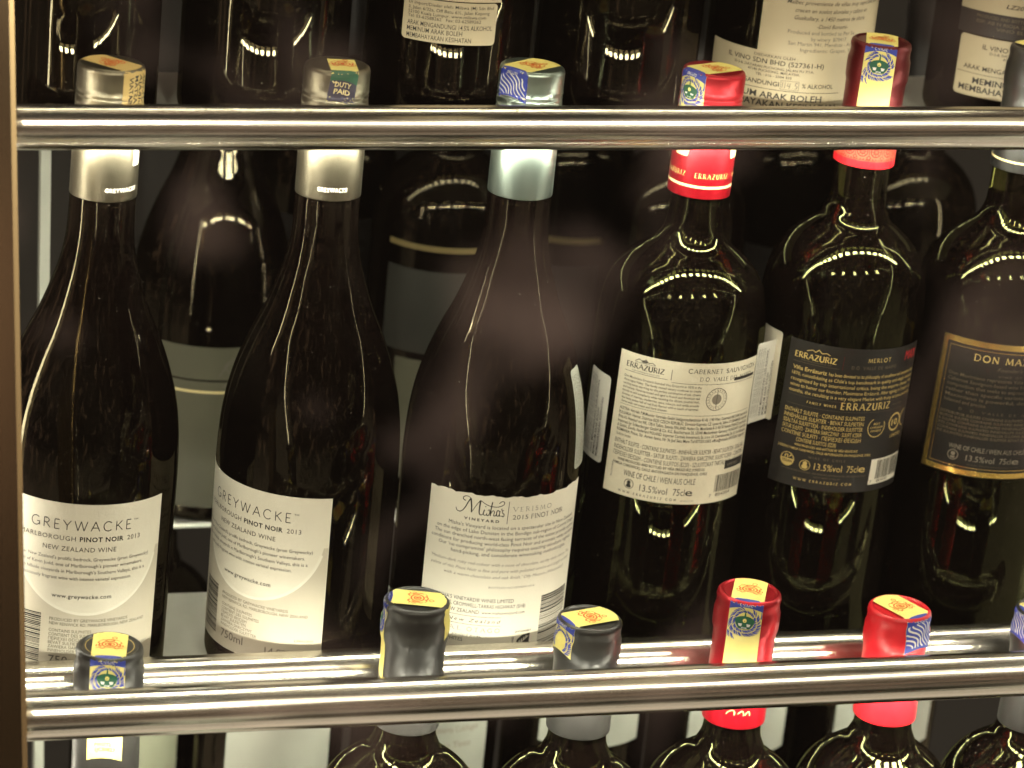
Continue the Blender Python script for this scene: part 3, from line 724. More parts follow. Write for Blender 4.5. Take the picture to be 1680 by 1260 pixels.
# ---- middle tier: three broad-shouldered bottles
def broad_bottle(label, R, H, sh, cap_mat, group, glass='glass_green', length=60, screw=False, neck=14.2, wine_drop=2, capR=15.0):
    root = thing('wine_bottle', label, 'wine bottle', group)
    make_glass(root, BORD(R, H, sh), glass, H-length-wine_drop)
    P = screw_profile(H, length, capR) if screw else foil_profile(H, length, capR, neck)
    cap = make_cap(root, P, cap_mat, 'screw_cap' if screw else 'foil_capsule')
    return root, P, cap
def flap_fn(R, u0, out, push=.2):
    """surface that follows the bottle up to u0 and then stands off as a peeled flap"""
    base = cyl_fn(R)
    def fn(u, h, lift=0.0):
        if u <= u0: return base(u, h, lift)
        a = u0/R; x, y, z = base(u0, h, lift); d = u-u0
        ph = a-math.radians(out)
        bend = .012*d*d
        return (x+d*math.cos(ph)+bend*math.sin(ph)*-push, y+d*math.sin(ph)+bend*.3, z)
    return fn
WARN = ('ARAK MENGANDUNGI 13.5% ALKOHOL', 'MEMINUM ARAK BOLEH', 'MEMBAHAYAKAN KESIHATAN')
def warn_sticker(root, fn, u0, u1, h0, h1, rc=2.0, n=18):
    st = sheet('import_sticker', fn, u0, u1, h0, h1, 'paper_white', root, rc=rc, n=n)
    k = Ink()
    for q in range(5): k.text('DI IMPORT DAN DIEDAR OLEH SDN BHD KUALA LUMPUR', h0+3, h1-3, u0+2.4+q*1.35, .8, 'ink_soft', vert=True)
    for q, s in enumerate(WARN): k.text(s, h0+2.5, h0+2.5+(h1-h0-6)*(.98, .62, .78)[q], u0+10.4+q*2.5, 1.75, 'ink', vert=True, bold=.005)
    k.lay(fn, st); return st

b4, P, cap = broad_bottle('broad-shouldered dark bottle with red screw cap and cream back label between two stickers', 41, 290.4, 209.5, 'cap_red', GROUP_M, screw=True)
k = Ink(); k.rect(-46.5, 46.5, 235.6, 236.9, 'stamp_pale')
for u in (-21, 1.2, 23): k.caps('ERRAZURIZ', u-8.6, u+8.6, 240.6, 2.3, 'ink_gold', gap=.42, heavy=.16)
for u in (-16, 14): k.poly([(u-3.5, 250), (u+3.5, 250), (u+5, 256), (u+3.5, 270), (u-3.5, 270), (u-5, 256)], 'stamp_pale')
k.lay(cyl_fn(15.0), cap, 'cap_print')
R = 41.0; fn = cyl_fn(R, .010, 120)
lab = sheet('back_label', fn, -41.6, 35.2, 85.8, 157.8, 'paper_warm', b4, n=40)
k = Ink()
k.caps('ERRAZURIZ', -37.3, -18.0, 150.6, 2.5, gap=.16, heavy=.2, thin=.1)
k.stroke([(-33, 154.2), (-31, 155.6), (-29, 154.6), (-27.6, 156.0), (-26, 154.6), (-24, 155.0), (-22.6, 154.2)], .35, 'ink_soft'); k.rect(-33, -22.6, 153.8, 154.0, 'ink_soft'); k.rect(-29.4, -26.6, 154.2, 155.4, 'ink_soft')
k.text('DON MAXIMIANO SINCE 1870', -34, -20, 149.0, .7, 'ink_soft'); k.rect(-38, -16, 148.3, 148.5, 'ink')
k.rect(-14.5, -14.2, 148.4, 153.6, 'ink_soft')
k.caps('CABERNET SAUVIGNON', -6.6, 33.2, 152.8, 2.1, gap=.22, heavy=.16, thin=.09)
k.caps('D.O. VALLE DEL MAIPO', -.5, 30.5, 149.0, 1.9, gap=.22, heavy=.14, thin=.08); k.rect(-14, 33, 147.2, 147.4, 'ink')
for q, s in enumerate(('Don Maximiano Errazuriz founded Vina Errazuriz in 1870 in the', 'Aconcagua Valley. This family owned winery continues to create', 'exciting wines searching for the perfect combination of soil, climate', 'and variety. Hand-harvested and aged in French and American oak', 'barrels to add complexity while retaining the vibrant, youthful fruit.', 'Aromas of cherries, cranberries, spice, tobacco, and vanilla precede', 'the lively palate full of red fruit flavour with a touch of caramel.')):
    k.text(s, -37.8, .8, 145.2-q*1.85, 1.15, 'ink', bold=.008)
k.text('Serve with red meats and hard cheeses.', -37.6, -14, 132.3, 1.15, 'ink', bold=.008)
k.rect(-38, 33, 131.3, 131.45, 'ink')
k.ring(9.6, 139.6, 5.6, .35, 'ink_soft'); k.ring(9.6, 139.6, 3.9, .2, 'ink_pale'); k.disc(9.6, 139.6, 2.6, 'ink_pale'); k.stroke([(9.6, 135), (9.6, 144.4)], .35, 'ink_soft', 2)
for q in range(20):
    an = q*math.pi/10; k.stroke([(9.6+4.4*math.cos(an), 139.6+4.4*math.sin(an)), (9.6+5.1*math.cos(an+.08), 139.6+5.1*math.sin(an+.08))], .3, 'ink_soft', 2)
k.rect(18.4, 33.6, 148.2, 149.8, 'ink')
rows = ('AUSTRIA: Vertrieb: P.M.Mounier Vertriebs GmbH Heiligenstadterstrasse 41-43, 1190 Wien. Osterreich BELGIUM: Imported by', 'BULGARIA: Vinimar, Dobritse 8320 CZECH REPUBLIC: Dovozce Kupmeto CZ, Leova 4a, Saltov 27 DENMARK: Importer', 'Pirita AS, Peterburi tee 90E, 13816 Tallinn. Estonia FINLAND: Hedon Oy, Mannilantie B-13 00170 Helsinki FRANCE: importe par', 'Imported by: Schlumberger GmbH & Co. KG, Buschstrasse 20, 53340 Meckenheim Germany HUNGARY: importalja', '& GmbH, Zwolle, Nederland POLAND: Importer Centrala Investments Sp. z o.o. Ul. Czerniakowska 28, 02-714 Warszawa', 'ROMANIA: Polux, Str. Avram Iancu, Nr 36 Jud Satu Mare Tel 0773/510505 office@vinitalia SWEDEN: Importor')
for q, s in enumerate(rows): k.text(s, -38, 33.5, 128.6-q*2.2, 1.5, 'ink', bold=.012)
k.text('Stockholm Sweden', -38, -30, 115.4, 1.4, 'ink')
for q, s in enumerate(('ENTHÄLT SULFITE - CONTAINS SULPHITES - INNEHÅLLER SULFITER - BEVAT SULFIETEN - SISÄLTÄÄ', 'INDEHOLDER SULFITTER - SATUR SULFITI - ZAWIERA SIARCZYNY, SULFIT ICERIR - CONTINE', 'ΠΕΡΙΕΧΕΙ ΘΕΙΩΔΗ - CONTIENE SULFITOS (E220) - SZULFITOKAT TARTALMAZ - OBSAHUJE')):
    k.text(s, -38.2, 33.6, 111.6-q*3.2, 2.2, 'ink')
k.text('WINE PRODUCED AND BOTTLED BY VIÑA ERRÁZURIZ (VIÑEDOS', -35.3, 8.6, 103.0, 1.35, 'ink', bold=.015); k.text('FAMILIA CHADWICK), CALLE ANTOFAGASTA S/N PANQUEHUE, CHILE', -37.6, 10.2, 100.8, 1.35, 'ink', bold=.015)
k.text('WINE OF CHILE / WEIN AUS CHILE', -31, 4.6, 96.0, 3.0, 'ink')
k.disc(-27.6, 92.4, 2.5, 'ink'); k.disc(-27.6, 92.4, 2.2, 'paper_warm', 2); k.disc(-27.6, 93.2, 1.0, 'ink', 3, n=10); k.poly([(-29, 91.4), (-28.2, 92.6), (-27, 92.6), (-26.2, 91.4), (-26.8, 90.6), (-28.4, 90.6)], 'ink', 3)
k.text('13.5%vol', -22, -8.6, 90.2, 3.4, 'ink'); k.text('75cl', -5.8, .0, 90.2, 3.4, 'ink'); k.text('e', .2, 4.0, 90.2, 3.7, 'ink', bold=.01)
k.caps('WWW.ERRAZURIZ.COM', -32.6, -3.8, 87.4, 1.15, gap=.7, heavy=.18, thin=.12); k.text('EMBOUTEILLE AU CHILI', -1.6, 5.0, 87.3, .5, 'ink')
k.rect(20.5, 34.6, 102.4, 106.8, 'ink'); k.text('LIMITED', 22.4, 30, 103.8, 1.3, 'ink_pale', 2)
k.barcode(15.8, 34.4, 91.2, 100.0, 'ink', seed=4); k.text('7', 13.2, 14.4, 88.7, 1.6, 'ink'); k.text('804304', 17, 27, 88.9, 1.6, 'ink')
k.text('701701400', 93.5, 101, -37.3, .9, 'ink', vert=True)
k.lay(fn, lab)
warn_sticker(b4, cyl_fn(R), -64.5, -45.6, 97, 141.5)
warn_sticker(b4, flap_fn(R, 39.0, 22), 34.6+1.6, 54.6, 121.5, 162.5, rc=1.2)
duty_stamp(b4, P, 290.4, -62, 32, 12.6, 15.5, 'green')
place(b4, 129.51, 17.5, 0, 2.4, 230)

b5, P, cap = broad_bottle('broad-shouldered dark bottle with dark red ornamented capsule and black back label with gold writing', 40, 305, 220, 'cap_darkred', GROUP_M, wine_drop=24, glass='glass_green')
k = Ink(); fnc = cyl_fn(14.6)
k.rect(-45, 45, 245.2, 248.8, 'cap_brightred'); k.rect(-45, 45, 248.8, 262, 'cap_salmon')
for q in range(-6, 7):
    u = q*6.6
    k.ring(u, 253.6, 2.5, .35, 'cap_darkred', 2); k.ring(u, 253.6, 1.2, .3, 'cap_darkred', 2)
    for an in range(0, 360, 45): k.stroke([(u+.4*math.cos(math.radians(an)), 253.6+.4*math.sin(math.radians(an))), (u+2.3*math.cos(math.radians(an)), 253.6+2.3*math.sin(math.radians(an)))], .22, 'cap_darkred', 2)
    for h in (250.6, 256.6): k.stroke([(u+3.3-1, h), (u+3.3, h+1), (u+3.3+1, h), (u+3.3, h-1), (u+3.3-1, h)], .28, 'cap_darkred', 2)
    k.stroke([(u+3.3, 251.8), (u+3.3, 255.4)], .25, 'cap_darkred', 2)
k.rect(-45, 45, 249.2, 249.4, 'cap_darkred', 2)
for q in range(60): k.rect(-45+q*1.5, -44.4+q*1.5, 249.6, 250.0, 'cap_darkred', 2)
k.lay(fnc, cap, 'cap_print')
R = 40.0; fn = cyl_fn(R, .026, 125)
lab = sheet('back_label', fn, -38.2, 36.4, 89.2, 163.2, 'paper_black', b5, n=40)
k = Ink(); G = 'ink_gold'
k.caps('ERRAZURIZ', -34.6, -13.8, 154.6, 2.7, G, gap=.16, heavy=.2, thin=.11); k.stroke([(-29, 158.6), (-26, 159.6), (-24.6, 158.8), (-23, 160.2), (-21.4, 158.8), (-19, 159.2), (-17.4, 158.4)], .35, G)
k.text('DON MAXIMIANO SINCE 1870', -31, -16, 153.2, .7, 'ink_faint'); k.rect(-35, -12, 152.3, 152.45, 'ink_faint'); k.rect(-10.6, -10.4, 152, 159, 'cap_darkred')
k.caps('MERLOT', 1.6, 14.2, 156.6, 1.9, G, gap=.3, heavy=.16, thin=.1); k.caps('D.O. VALLE DE MAIPO', -6.2, 18.5, 153.0, 1.5, 'ink_faint', gap=.3, heavy=.18, thin=.12)
k.text('MAX', 24.5, 35, 155.6, 4.6, 'ink_red', shear=.2)
k.text('Viña Errázuriz', -34.6, -17.4, 148.4, 1.9, G, bold=.014); k.text('has been devoted to its philosophy of excellence and innovation since', -16.4, 35.4, 148.4, 1.7, G)
for q, s in enumerate(("1870, consolidating as Chile's top benchmark in quality and single vineyard", 'recognized by top international critics, being the experts choice. We', 'wines to honor our founder, Maximiano Errázuriz. After ageing in French oak', 'months, the resulting is a very elegant Merlot with fruity aromas and silky')):
    k.text(s, -34.6, 35.4, 145.5-q*2.85, 1.7, G)
k.rect(-35, 35, 135.6, 135.7, 'ink_faint'); k.caps('FAMILY WINES', -24.5, -10.4, 132.7, 1.1, G, gap=.5, heavy=.2, thin=.14); k.caps('ERRAZURIZ', -8.0, 18.8, 132.2, 3.3, G, gap=.3, heavy=.17, thin=.1); k.text('since 1870', 21, 28, 133.0, 1.1, 'ink_faint'); k.rect(-35, 35, 130.8, 130.9, 'ink_faint')
for q, (s, u0, u1) in enumerate((('ENTHÄLT SULFITE · CONTAINS SULPHITES', -35, 5), ('INNEHÅLLER SULFITER · BEVAT SULFIETEN', -35, 5), ('SISÄLTÄÄ SULFIITTEJÄ · INDEHOLDER SULFITTER', -35, 5), ('SATUR SULFITI · ZAWIERA SIARCZYNY · SULFIT ICERIR', -35, 5), ('CONTINE SULFITI · ΠΕΡΙΕΧΕΙ ΘΕΙΩΔΗ', -35, 5), ('CONTIENE SULFITOS (E220)', -26.6, -7))):
    k.text(s, u0, u1, 126.7-q*2.85, 2.0, G)
k.text('WINE PRODUCED AND BOTTLED BY VIÑA ERRAZURIZ', -27, 4.4, 110.2, 1.15, G, bold=.01); k.text('(VIÑEDOS FAMILIA CHADWICK), CALLE ANTOFAGASTA S/N PANQUEHUE, CHILE', -35.5, 12, 108.0, 1.15, G, bold=.01)
k.caps('WINE OF CHILE', -19, -1.0, 105.0, 1.1, 'ink_faint', gap=.6, heavy=.2, thin=.14)
k.disc(-29.4, 102.4, 3.6, G); k.poly([(-32.6, 102.8), (-31.6, 105.0), (-29.4, 105.7), (-27.2, 105.0), (-26.2, 102.8)], 'paper_black', 2); k.stroke([(-30.6, 103), (-30.6, 104.4), (-29.4, 104.6), (-29.2, 103)], .5, G, 3); k.poly([(-29, 103.2), (-27.8, 105), (-27.0, 104.4)], G, 3); k.text('VEGAN', -32, -26.8, 100.8, 1.4, 'paper_black', 2, bold=.02)
k.disc(-20.2, 101.2, 2.7, G); k.disc(-20.2, 101.2, 2.4, 'paper_black', 2); k.disc(-20.2, 102.2, 1.1, G, 3, n=10); k.poly([(-21.8, 100.6), (-21, 101.6), (-19.4, 101.6), (-18.6, 100.6), (-19.2, 99.4), (-21.2, 99.4)], G, 3)
k.text('13.5%vol', -15.6, -2.0, 99.7, 3.3, G); k.text('75cl', .5, 6.3, 99.7, 3.3, G); k.text('e', 6.6, 10.4, 99.7, 3.7, G, bold=.01)
k.text('IMPORTED BY HATCH MANSFIELD - VIÑA ERRAZURIZ, NEW BANK HOUSE 1 BROCKENHURST ROAD', -31.5, 11.4, 97.2, .85, 'ink_faint'); k.text('ASCOT BERKS SL5 9DJ, UK', -15, -2, 95.5, .85, 'ink_faint')
k.caps('WWW.ERRAZURIZ.COM', -24.6, 4.2, 92.9, 1.2, G, gap=.6, heavy=.18, thin=.12)
k.ring(12.8, 122.8, 5.0, .4, G, a0=120, a1=420-30); k.text('BEST', 10.8, 14.8, 124.0, 1.1, G); k.text('CHILEAN', 9.0, 16.6, 122.2, 1.1, G); k.text('WINERY', 9.4, 16.2, 120.4, 1.1, G)
k.ring(25.4, 123.8, 4.3, .8, G); k.text('10', 22.9, 27.6, 122.2, 3.0, G, bold=.02); k.ring(34.5, 124.4, 4.3, .6, G, a0=100, a1=260); k.text('LIMITED', 23.4, 33, 115.8, 1.6, G)
k.rect(13.6, 35.6, 92.6, 105.8, 'paper_cream'); k.barcode(17.6, 35, 95.2, 105.0, 'ink', 2, seed=12); k.text('7', 14.4, 15.6, 93.2, 1.6, 'ink', 2); k.text('80430', 18.8, 27, 93.2, 1.6, 'ink', 2)
k.lay(fn, lab)
st = sheet('import_sticker', cyl_fn(R), -60.5, -42.5, 118, 163.5, 'paper_grey', b5, rc=1.5, n=16)
duty_stamp(b5, P, 305, -20, 45, 13.4, 15, 'green')
place(b5, 210.57, 17.5, 0, 2.4, 240)

b6, P, cap = broad_bottle('broad-shouldered bottle with grey gold-lined capsule and black label framed in gold', 41, 302, 217, 'cap_grey', GROUP_M, wine_drop=14, glass='glass_green')
k = Ink(); k.rect(-46, 46, 246.6, 247.6, 'stamp_pale'); k.lay(cyl_fn(14.5), cap, 'cap_print')
R = 41.0; fn = cyl_fn(R, .02, 128)
lab = sheet('back_label', fn, -41.4, 41.4, 94.4, 164, 'paper_black', b6, n=40)
k = Ink(); G = 'foil_gold'
for r_ in ((-41.2, 41.2, 160.9, 163.8), (-41.2, 41.2, 94.6, 97.2), (-41.2, -38.6, 97.2, 160.9), (38.6, 41.2, 97.2, 160.9), (-37.0, 37, 159.2, 159.5), (-37, 37, 98.5, 98.8), (-37.2, -36.9, 98.5, 159.5), (36.9, 37.2, 98.5, 159.5)): k.rect(*r_, G)
k.caps('DON MAXIMIANO', -24.0, 24.0, 153.9, 3.2, 'ink_gold', gap=.3, heavy=.17, thin=.1)
k.text("Founder's Reserve", -12, 12, 150, 1.8, 'ink_faint', shear=.3); k.text('VINE OF CHILE', -11, 11, 146.8, 1.2, 'ink_faint', space=1.4)
for q, s in enumerate(('Don Maximiano represents Viña Errázuriz flagship wine. This', 'Cabernet Sauvignon-based wine from the Aconcagua Valley is a', 'composition that seeks to express the character of its terroir', 'rather than specific varietal characteristics. Don', 'Maximiano is powerful, dense yet very elegant,', 'balanced and precise.')):
    k.text(s, -35.2, 35 if q < 5 else -14, 144.4-q*2.75, 1.7, 'ink_faint', bold=.006)
k.caps('D. O. VALLE DE ACONCAGUA', -27, 27, 127.4, 1.1, 'ink_faint', gap=.6, heavy=.2, thin=.14)
for q in range(6): k.text('DISTRIBUTOR SULFITE CONTAINS SULPHITES INNEHALLER SULFITER BEVAT SULFIETEN SISALTAA ZAWIERA'[q*5:q*5+66], -36.2, 36, 124.4-q*2.05, 1.3, 'ink_faint', bold=.02)
k.text('WINE OF CHILE / WEIN AUS CHILE', -28.4, 10.5, 107.2, 2.4, 'ink_pale'); k.ring(-25.6, 104.0, 2.5, .4, 'ink_pale'); k.disc(-25.6, 104.6, 1.1, 'ink_pale'); k.poly([(-27, 103.2), (-24.2, 103.2), (-24.8, 102.2), (-26.4, 102.2)], 'ink_pale')
k.text('13.5%vol', -19, -5, 102.2, 2.9, 'ink_pale'); k.text('75cl', -2.4, 3.6, 102.2, 2.9, 'ink_pale'); k.text('e', 4.0, 8.0, 102.2, 3.2, 'ink_pale', bold=.01)
k.text('www.donmaximiano.com', -18, 8, 100.0, .8, 'ink_faint', space=1.3)
k.lay(fn, lab)
duty_stamp(b6, P, 302, 30, 24, 12.6, 13, 'blue')
place(b6, 291.52, 17.5, 0, 2.4, 240)

# ---- lower tier: only the necks rise between the two rails
def low(label, x, top, sh, cap_mat, length, phi, kind='green', front=44, rear=14, tilt=1.6, glass='glass_green', burg=False, width=15.4, R=40.5, ring=False, twist=0.0):
    H = top-SHELF_LOW
    root = thing('wine_bottle', label, 'wine bottle', GROUP_L)
    prof = [(r, z*H/296 if z > 100 else z) for r, z in BURG] if burg else BORD(R, H, sh-SHELF_LOW)
    make_glass(root, prof, glass, H-length-6)
    P = foil_profile(H, length, 15.6, 14.6 if not burg else 15.0)
    cap = make_cap(root, P, cap_mat, 'foil_capsule')
    if ring:
        k = Ink(); k.ring(0, 0, 10.8, .3, 'ink_gold'); k.lay(lambda u, v, l: (u, v, H-.55+l), cap, 'cap_print')
    st, sf = duty_stamp(root, P, H, phi, front, rear, width, kind, twist=twist)
    place(root, x, -88, SHELF_LOW, tilt, H)
    return root, P, cap, H, st, sf
r1, P, cap, H, st, sf = low('black capsule with front-facing yellow duty stamp, before the leftmost crescent label', -156.3, 54.7, 0, 'cap_black', 95, -9, front=62, burg=True, ring=True, tilt=1.0, glass='glass_brown')
k = Ink()
for q, s in enumerate(('PW0772', '1JCS0827')):
    Vg, Fg = glyphs(s, .01); x1 = max(v[0] for v in Vg); k.tris([(55.8+q*2.6-y*1.7/.682, -4.6+x*(7.4, 9.4)[q]/x1) for x, y in Vg], Fg, 'ink', 2)
k.lay(lambda s_, t_, l: sf(s_, t_, l), st, 'stamp_print')
low('black capsule with a duty stamp running left to right, before the wide cream label', -18.5, 72.0, 0, 'cap_black', 62, -104, front=50, rear=27, kind='green')
low('black capsule with yellow and blue duty stamp, before the bottle with two side stickers', 62.9, 59.6, -8, 'cap_black', 56, -72, front=27, rear=15, kind='green')
r4, P, cap, H, _, _ = low('dark red capsule with front-facing green and yellow duty stamp, before the ornamented-capsule bottle', 138.5, 70.3, -8, 'cap_red', 65, -22, front=46, kind='green')
k = Ink(); h0 = H-61
for pts in ([(-8, h0+1), (-7, h0+4.5), (-4, h0+5.5), (-4.6, h0+2), (-7.5, h0-.5), (-11, h0)], [(-4, h0+5.5), (-3, h0+1), (-1.6, h0+.4)], [(-2.4, h0+4), (0, h0+5.6), (.4, h0+1), (1, h0+.2)], [(.4, h0+2), (2.6, h0+5.4), (3.6, h0+4), (3.2, h0+.6), (5, h0-.4), (6.4, h0+1)]):
    k.stroke(smooth_curve([(u-1, v) for u, v in pts], 4), .45, 'ink_gold')
k.lay(cyl_fn(14.75), cap, 'cap_print')
r5, *_ = low('bright red capsule with blue-edged yellow duty stamp turned to the right', 213.7, 58.9, -8, 'cap_brightred', 56, 26, front=28.5, rear=15, kind='blue', width=16)
low('black capsule cut by the right edge of the picture, above the lower steel rail', 288.5, 55.0, -10, 'cap_black', 60, -80, front=26, rear=15, kind='blue')

# ---- upper tier: only the lower bodies show above the rail
def up(label, x, R=40.0, tilt=1.8, glass='glass_brown', y=88):
    root = thing('wine_bottle', label, 'wine bottle', GROUP_U)
    make_glass(root, BORD(R, 300, 214), glass, 236)
    make_cap(root, foil_profile(300, 60), 'cap_black', 'foil_capsule')
    place(root, x, y, SHELF_UP, tilt, 30)
    return root
up('unlabelled dark bottle body at the top left, behind the grey cap', -160)
up('unlabelled dark bottle body on the upper tier, behind the torn duty stamp', -70)
u3 = up('dark bottle body on the upper tier with a small cream import sticker', 18.6)
fn = cyl_fn(40.0)
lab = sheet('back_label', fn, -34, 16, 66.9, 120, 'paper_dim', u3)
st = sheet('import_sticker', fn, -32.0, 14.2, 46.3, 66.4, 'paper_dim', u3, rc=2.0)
k = Ink()
for s, u1, h, c_ in (('Di import/Diedar oleh: Milawa (M) Sdn Bhd', 12.2, 63.4, 1.5), ('3, Jalan 6/32a, Off Batu 6½, Jalan Kepong', 10.2, 61.0, 1.5), ('52100 Kuala Lumpur. www.milawa.com', 8.6, 58.9, 1.5), ('Tel: 03-62588262   Fax: 03-62589262', 6.2, 56.9, 1.5), ('ARAK MENGANDUNGI 14.5% ALKOHOL', 12.2, 53.4, 2.2), ('MEMINUM ARAK BOLEH', -2.4, 50.5, 2.2), ('MEMBAHAYAKAN KESIHATAN', 2.1, 47.4, 2.2)):
    k.text(s, -29.3, u1, h, c_, 'ink', bold=.004)
k.lay(fn, st)
up('unlabelled upper-tier bottle body between the import sticker and the big cream label', 103.4)
u5 = up('upper-tier bottle body with a big cream label and a distributor sticker over it', 191.4, 41)
fn = cyl_fn(41.0)
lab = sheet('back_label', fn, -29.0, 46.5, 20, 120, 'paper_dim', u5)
k = Ink()
for s, u0, u1, h in (('Malbec proveniente de viñas muy especiales que', -17.3, 38, 67.4), ('crecen en suelos aluviales y calizos en', -12.9, 28, 63.6), ('Gualtallary, a 1450 metros de altura.', -12.9, 27.2, 59.9), ('-David Bonomi-', -1.4, 15.5, 56.1)): k.text(s, u0, u1, h, 2.0, 'ink', shear=.3, bold=.004)
for s, u0, u1, h in (('Produced and bottled to Per Se', -15.2, 20.5, 52.9), ('by winery  B70417.', -3.5, 16, 49.9), ('San Martin 941, Mendoza - Argentina', -14.4, 27, 47.3), ('Ingredients: Grapes, Yeast', -8.2, 24, 44.3)): k.text(s, u0, u1, h, 1.8, 'ink_soft')
k.lay(fn, lab)
fs = cyl_fn(41.18)
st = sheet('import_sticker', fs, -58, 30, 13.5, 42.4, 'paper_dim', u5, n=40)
k = Ink()
k.text('DIEDARKAN OLEH :', -30.3, -8.7, 39.6, 1.5, 'ink'); k.text('IL VINO SDN BHD (527361-H)', -45, 4.8, 36.4, 2.3, 'ink', bold=.012)
k.text('D-2-8, DATARAN PUCHONG, JALAN PU 7/1A,', -40.6, 0, 34.0, 1.2, 'ink', bold=.012); k.text('47140 PUCHONG, MALAYSIA.', -32.8, -6.7, 32.2, 1.2, 'ink', bold=.012); k.text('TEL : 016 - 3304 333', -28.4, -10.6, 30.2, 1.2, 'ink', bold=.012)
k.text('ARAK MENGANDUNGI', -52, -16.2, 26.0, 2.2, 'ink', bold=.014); k.text('% ALKOHOL', -5.0, 11.3, 26.4, 2.1, 'ink', bold=.014)
for a, b_ in (((-15.4, 24.9), (-6.6, 24.9)), ((-6.6, 24.9), (-6.6, 29.3)), ((-6.6, 29.3), (-15.4, 29.3)), ((-15.4, 29.3), (-15.4, 24.9))): k.stroke([a, b_], .22, 'ink_soft')
for pts in ([(-14.4, 28.7), (-14.6, 25.6)], [(-13.2, 28.6), (-13.4, 25.6)], [(-11.8, 28.2), (-12.2, 26.8), (-10.6, 26.8)], [(-10.8, 28.4), (-11.2, 25.4)], [(-9.6, 25.8), (-9.4, 25.8)], [(-7.0, 28.6), (-8.2, 28.5), (-8.3, 27.3), (-7.4, 27.0), (-7.6, 25.8), (-8.4, 25.6)]): k.stroke(pts, .3, 'ink_soft')
k.rect(-57, 15.2, 24.0, 24.3, 'ink'); k.text('MEMINUM ARAK BOLEH', -50, 5.8, 19.6, 3.0, 'ink', bold=.02); k.text('MEMBAHAYAKAN KESIHATAN', -52, 14, 15.4, 3.0, 'ink', bold=.02)
k.lay(fs, st)
u6 = up('dark bottle body at the top right with a dark label and a white distributor sticker', 309.7, 41)
lab = sheet('back_label', fn, -47, 40, 49.6, 120, 'paper_black', u6)
k = Ink(); k.rect(-46.8, 39.8, 61.4, 119, 'paper_dim'); k.text('LZ20662', -22.7, -8, 64.9, 2.0, 'ink', 2, shear=.3, bold=.02)
for q, s in enumerate(('PRODUCED AND BOTTLED BY S.A. FAMILIA', 'ESP. AB N RIOJA 2022. IMPORTE', 'VINO ELABORADO')): k.text(s, (-36.9, -36.6, -26)[q], 6, 58.4-q*2.7, 1.6, 'ink_faint', bold=.01)
k.lay(fn, lab)
st = sheet('import_sticker', fs, -44.4, 40, 18.6, 48.8, 'paper_dim', u6, rc=2.0)
k = Ink(); k.text('DIEDARKAN OLEH :', -17.5, 2, 45.8, 1.5, 'ink'); k.text('IL VINO SDN BHD (527361-H)', -31.4, 18, 42.9, 2.4, 'ink', bold=.012); k.text('D-2-8, DATARAN PUCHONG, JALAN PU 7/1A,', -27.3, 14, 40.8, 1.2, 'ink', bold=.012); k.text('47140 PUCHONG, MALAYSIA.', -20.4, 6, 38.9, 1.2, 'ink', bold=.012)
k.text('ARAK MENGANDUNGI', -40.2, -4, 32.0, 2.3, 'ink', bold=.012); k.rect(-43.6, 39, 30.0, 30.25, 'ink'); k.text('MEMINUM ARAK BOLEH', -34.2, 20, 25.2, 3.0, 'ink', bold=.02); k.text('MEMBAHAYAKAN KESIHATAN', -41.5, 26, 21.0, 3.0, 'ink', bold=.02)
k.lay(fs, st)

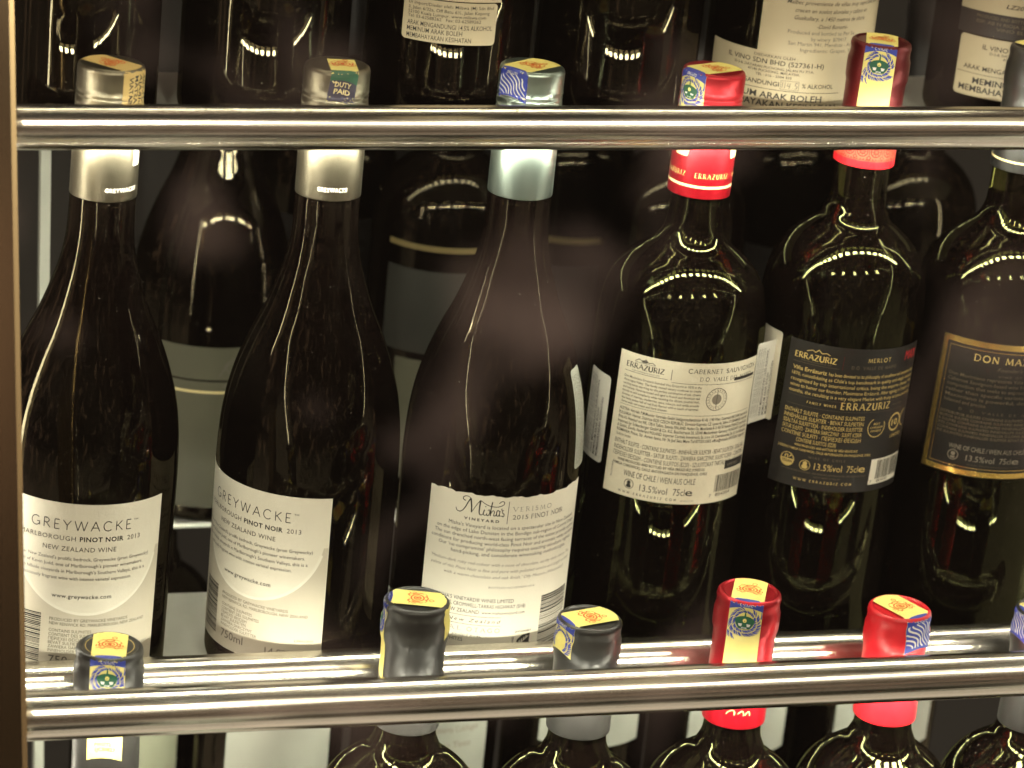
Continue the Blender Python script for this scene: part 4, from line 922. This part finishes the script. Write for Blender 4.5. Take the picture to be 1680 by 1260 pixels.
# ---- rear rows
def rear(label, x, y, z, H=286, sh=198, burg=False, glass='glass_brown', bands=(), R=39.0, cap='cap_black', grp=GROUP_B):
    root = thing('wine_bottle', label, 'wine bottle', grp)
    R = 43.0 if burg else R
    make_glass(root, BURG if burg else BORD(R, H, sh), glass, H-66)
    make_cap(root, foil_profile(H if not burg else 296, 58), cap, 'foil_capsule')
    f = cyl_fn(R)
    for u0, u1, h0, h1, mt in bands: sheet('label', f, u0, u1, h0, h1, mt, root, n=24)
    place(root, x, y, z, 1.6, 200)
    return root
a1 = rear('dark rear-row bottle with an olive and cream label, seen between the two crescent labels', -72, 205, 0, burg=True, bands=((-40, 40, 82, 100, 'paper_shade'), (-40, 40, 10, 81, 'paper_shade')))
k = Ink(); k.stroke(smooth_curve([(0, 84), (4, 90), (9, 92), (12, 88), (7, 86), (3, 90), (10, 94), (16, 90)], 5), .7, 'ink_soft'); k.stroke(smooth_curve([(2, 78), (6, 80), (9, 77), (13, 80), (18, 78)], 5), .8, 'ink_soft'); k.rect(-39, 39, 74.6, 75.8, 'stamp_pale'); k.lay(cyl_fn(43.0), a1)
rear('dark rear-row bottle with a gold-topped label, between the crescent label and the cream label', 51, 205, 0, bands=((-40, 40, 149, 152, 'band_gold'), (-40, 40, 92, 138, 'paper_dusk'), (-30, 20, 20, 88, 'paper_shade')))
rear('dark rear-row bottle behind the red screw cap', 179, 205, 0, bands=((-36, 36, 60, 140, 'paper_black'),))
rear('dark rear-row bottle near the right edge, behind the broad shoulders', 312, 205, 0, bands=((-36, 36, 60, 140, 'paper_black'),))
rear('farther dark bottle behind the second grey cap', 1.3, 290, 0, H=284, bands=((-38, 38, 100, 140, 'paper_black'),))
rear('farther dark bottle with a gold label line, behind the cream-label and red-cap bottles', 139, 290, 0, H=284, bands=((-38, 38, 125, 128.5, 'band_gold'), (-38, 38, 40, 112, 'paper_black')))
rear('farther dark bottle behind the black-labelled bottle', 273, 290, 0, H=284, bands=((-38, 38, 40, 120, 'paper_black'),))
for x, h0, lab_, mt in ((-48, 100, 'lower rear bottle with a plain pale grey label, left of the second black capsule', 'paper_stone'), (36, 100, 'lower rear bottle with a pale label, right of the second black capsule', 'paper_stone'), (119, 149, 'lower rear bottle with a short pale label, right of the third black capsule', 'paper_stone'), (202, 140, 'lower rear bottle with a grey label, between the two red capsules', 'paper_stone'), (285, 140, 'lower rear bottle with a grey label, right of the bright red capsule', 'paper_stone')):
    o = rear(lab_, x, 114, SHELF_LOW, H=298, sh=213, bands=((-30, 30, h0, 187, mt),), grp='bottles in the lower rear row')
    if x == 36:
        k = Ink()
        for q in range(3): k.text(('Reserva Colchagua', 'Vino Tinto', 'Chile')[q], -4, (22, 18, 12)[q], 162-q*9, 3.4, 'ink_pale', bold=.01)
        k.lay(cyl_fn(39.0), o)
rear('lower rear bottle with a narrow pale green label, at the left behind the door edge', -104, 198, SHELF_LOW, H=298, sh=213, bands=((-17, 15, 60, 187, 'paper_olive'),), grp='bottles in the lower rear row')

bpy.data.objects.remove(_fo); bpy.data.curves.remove(_fc)
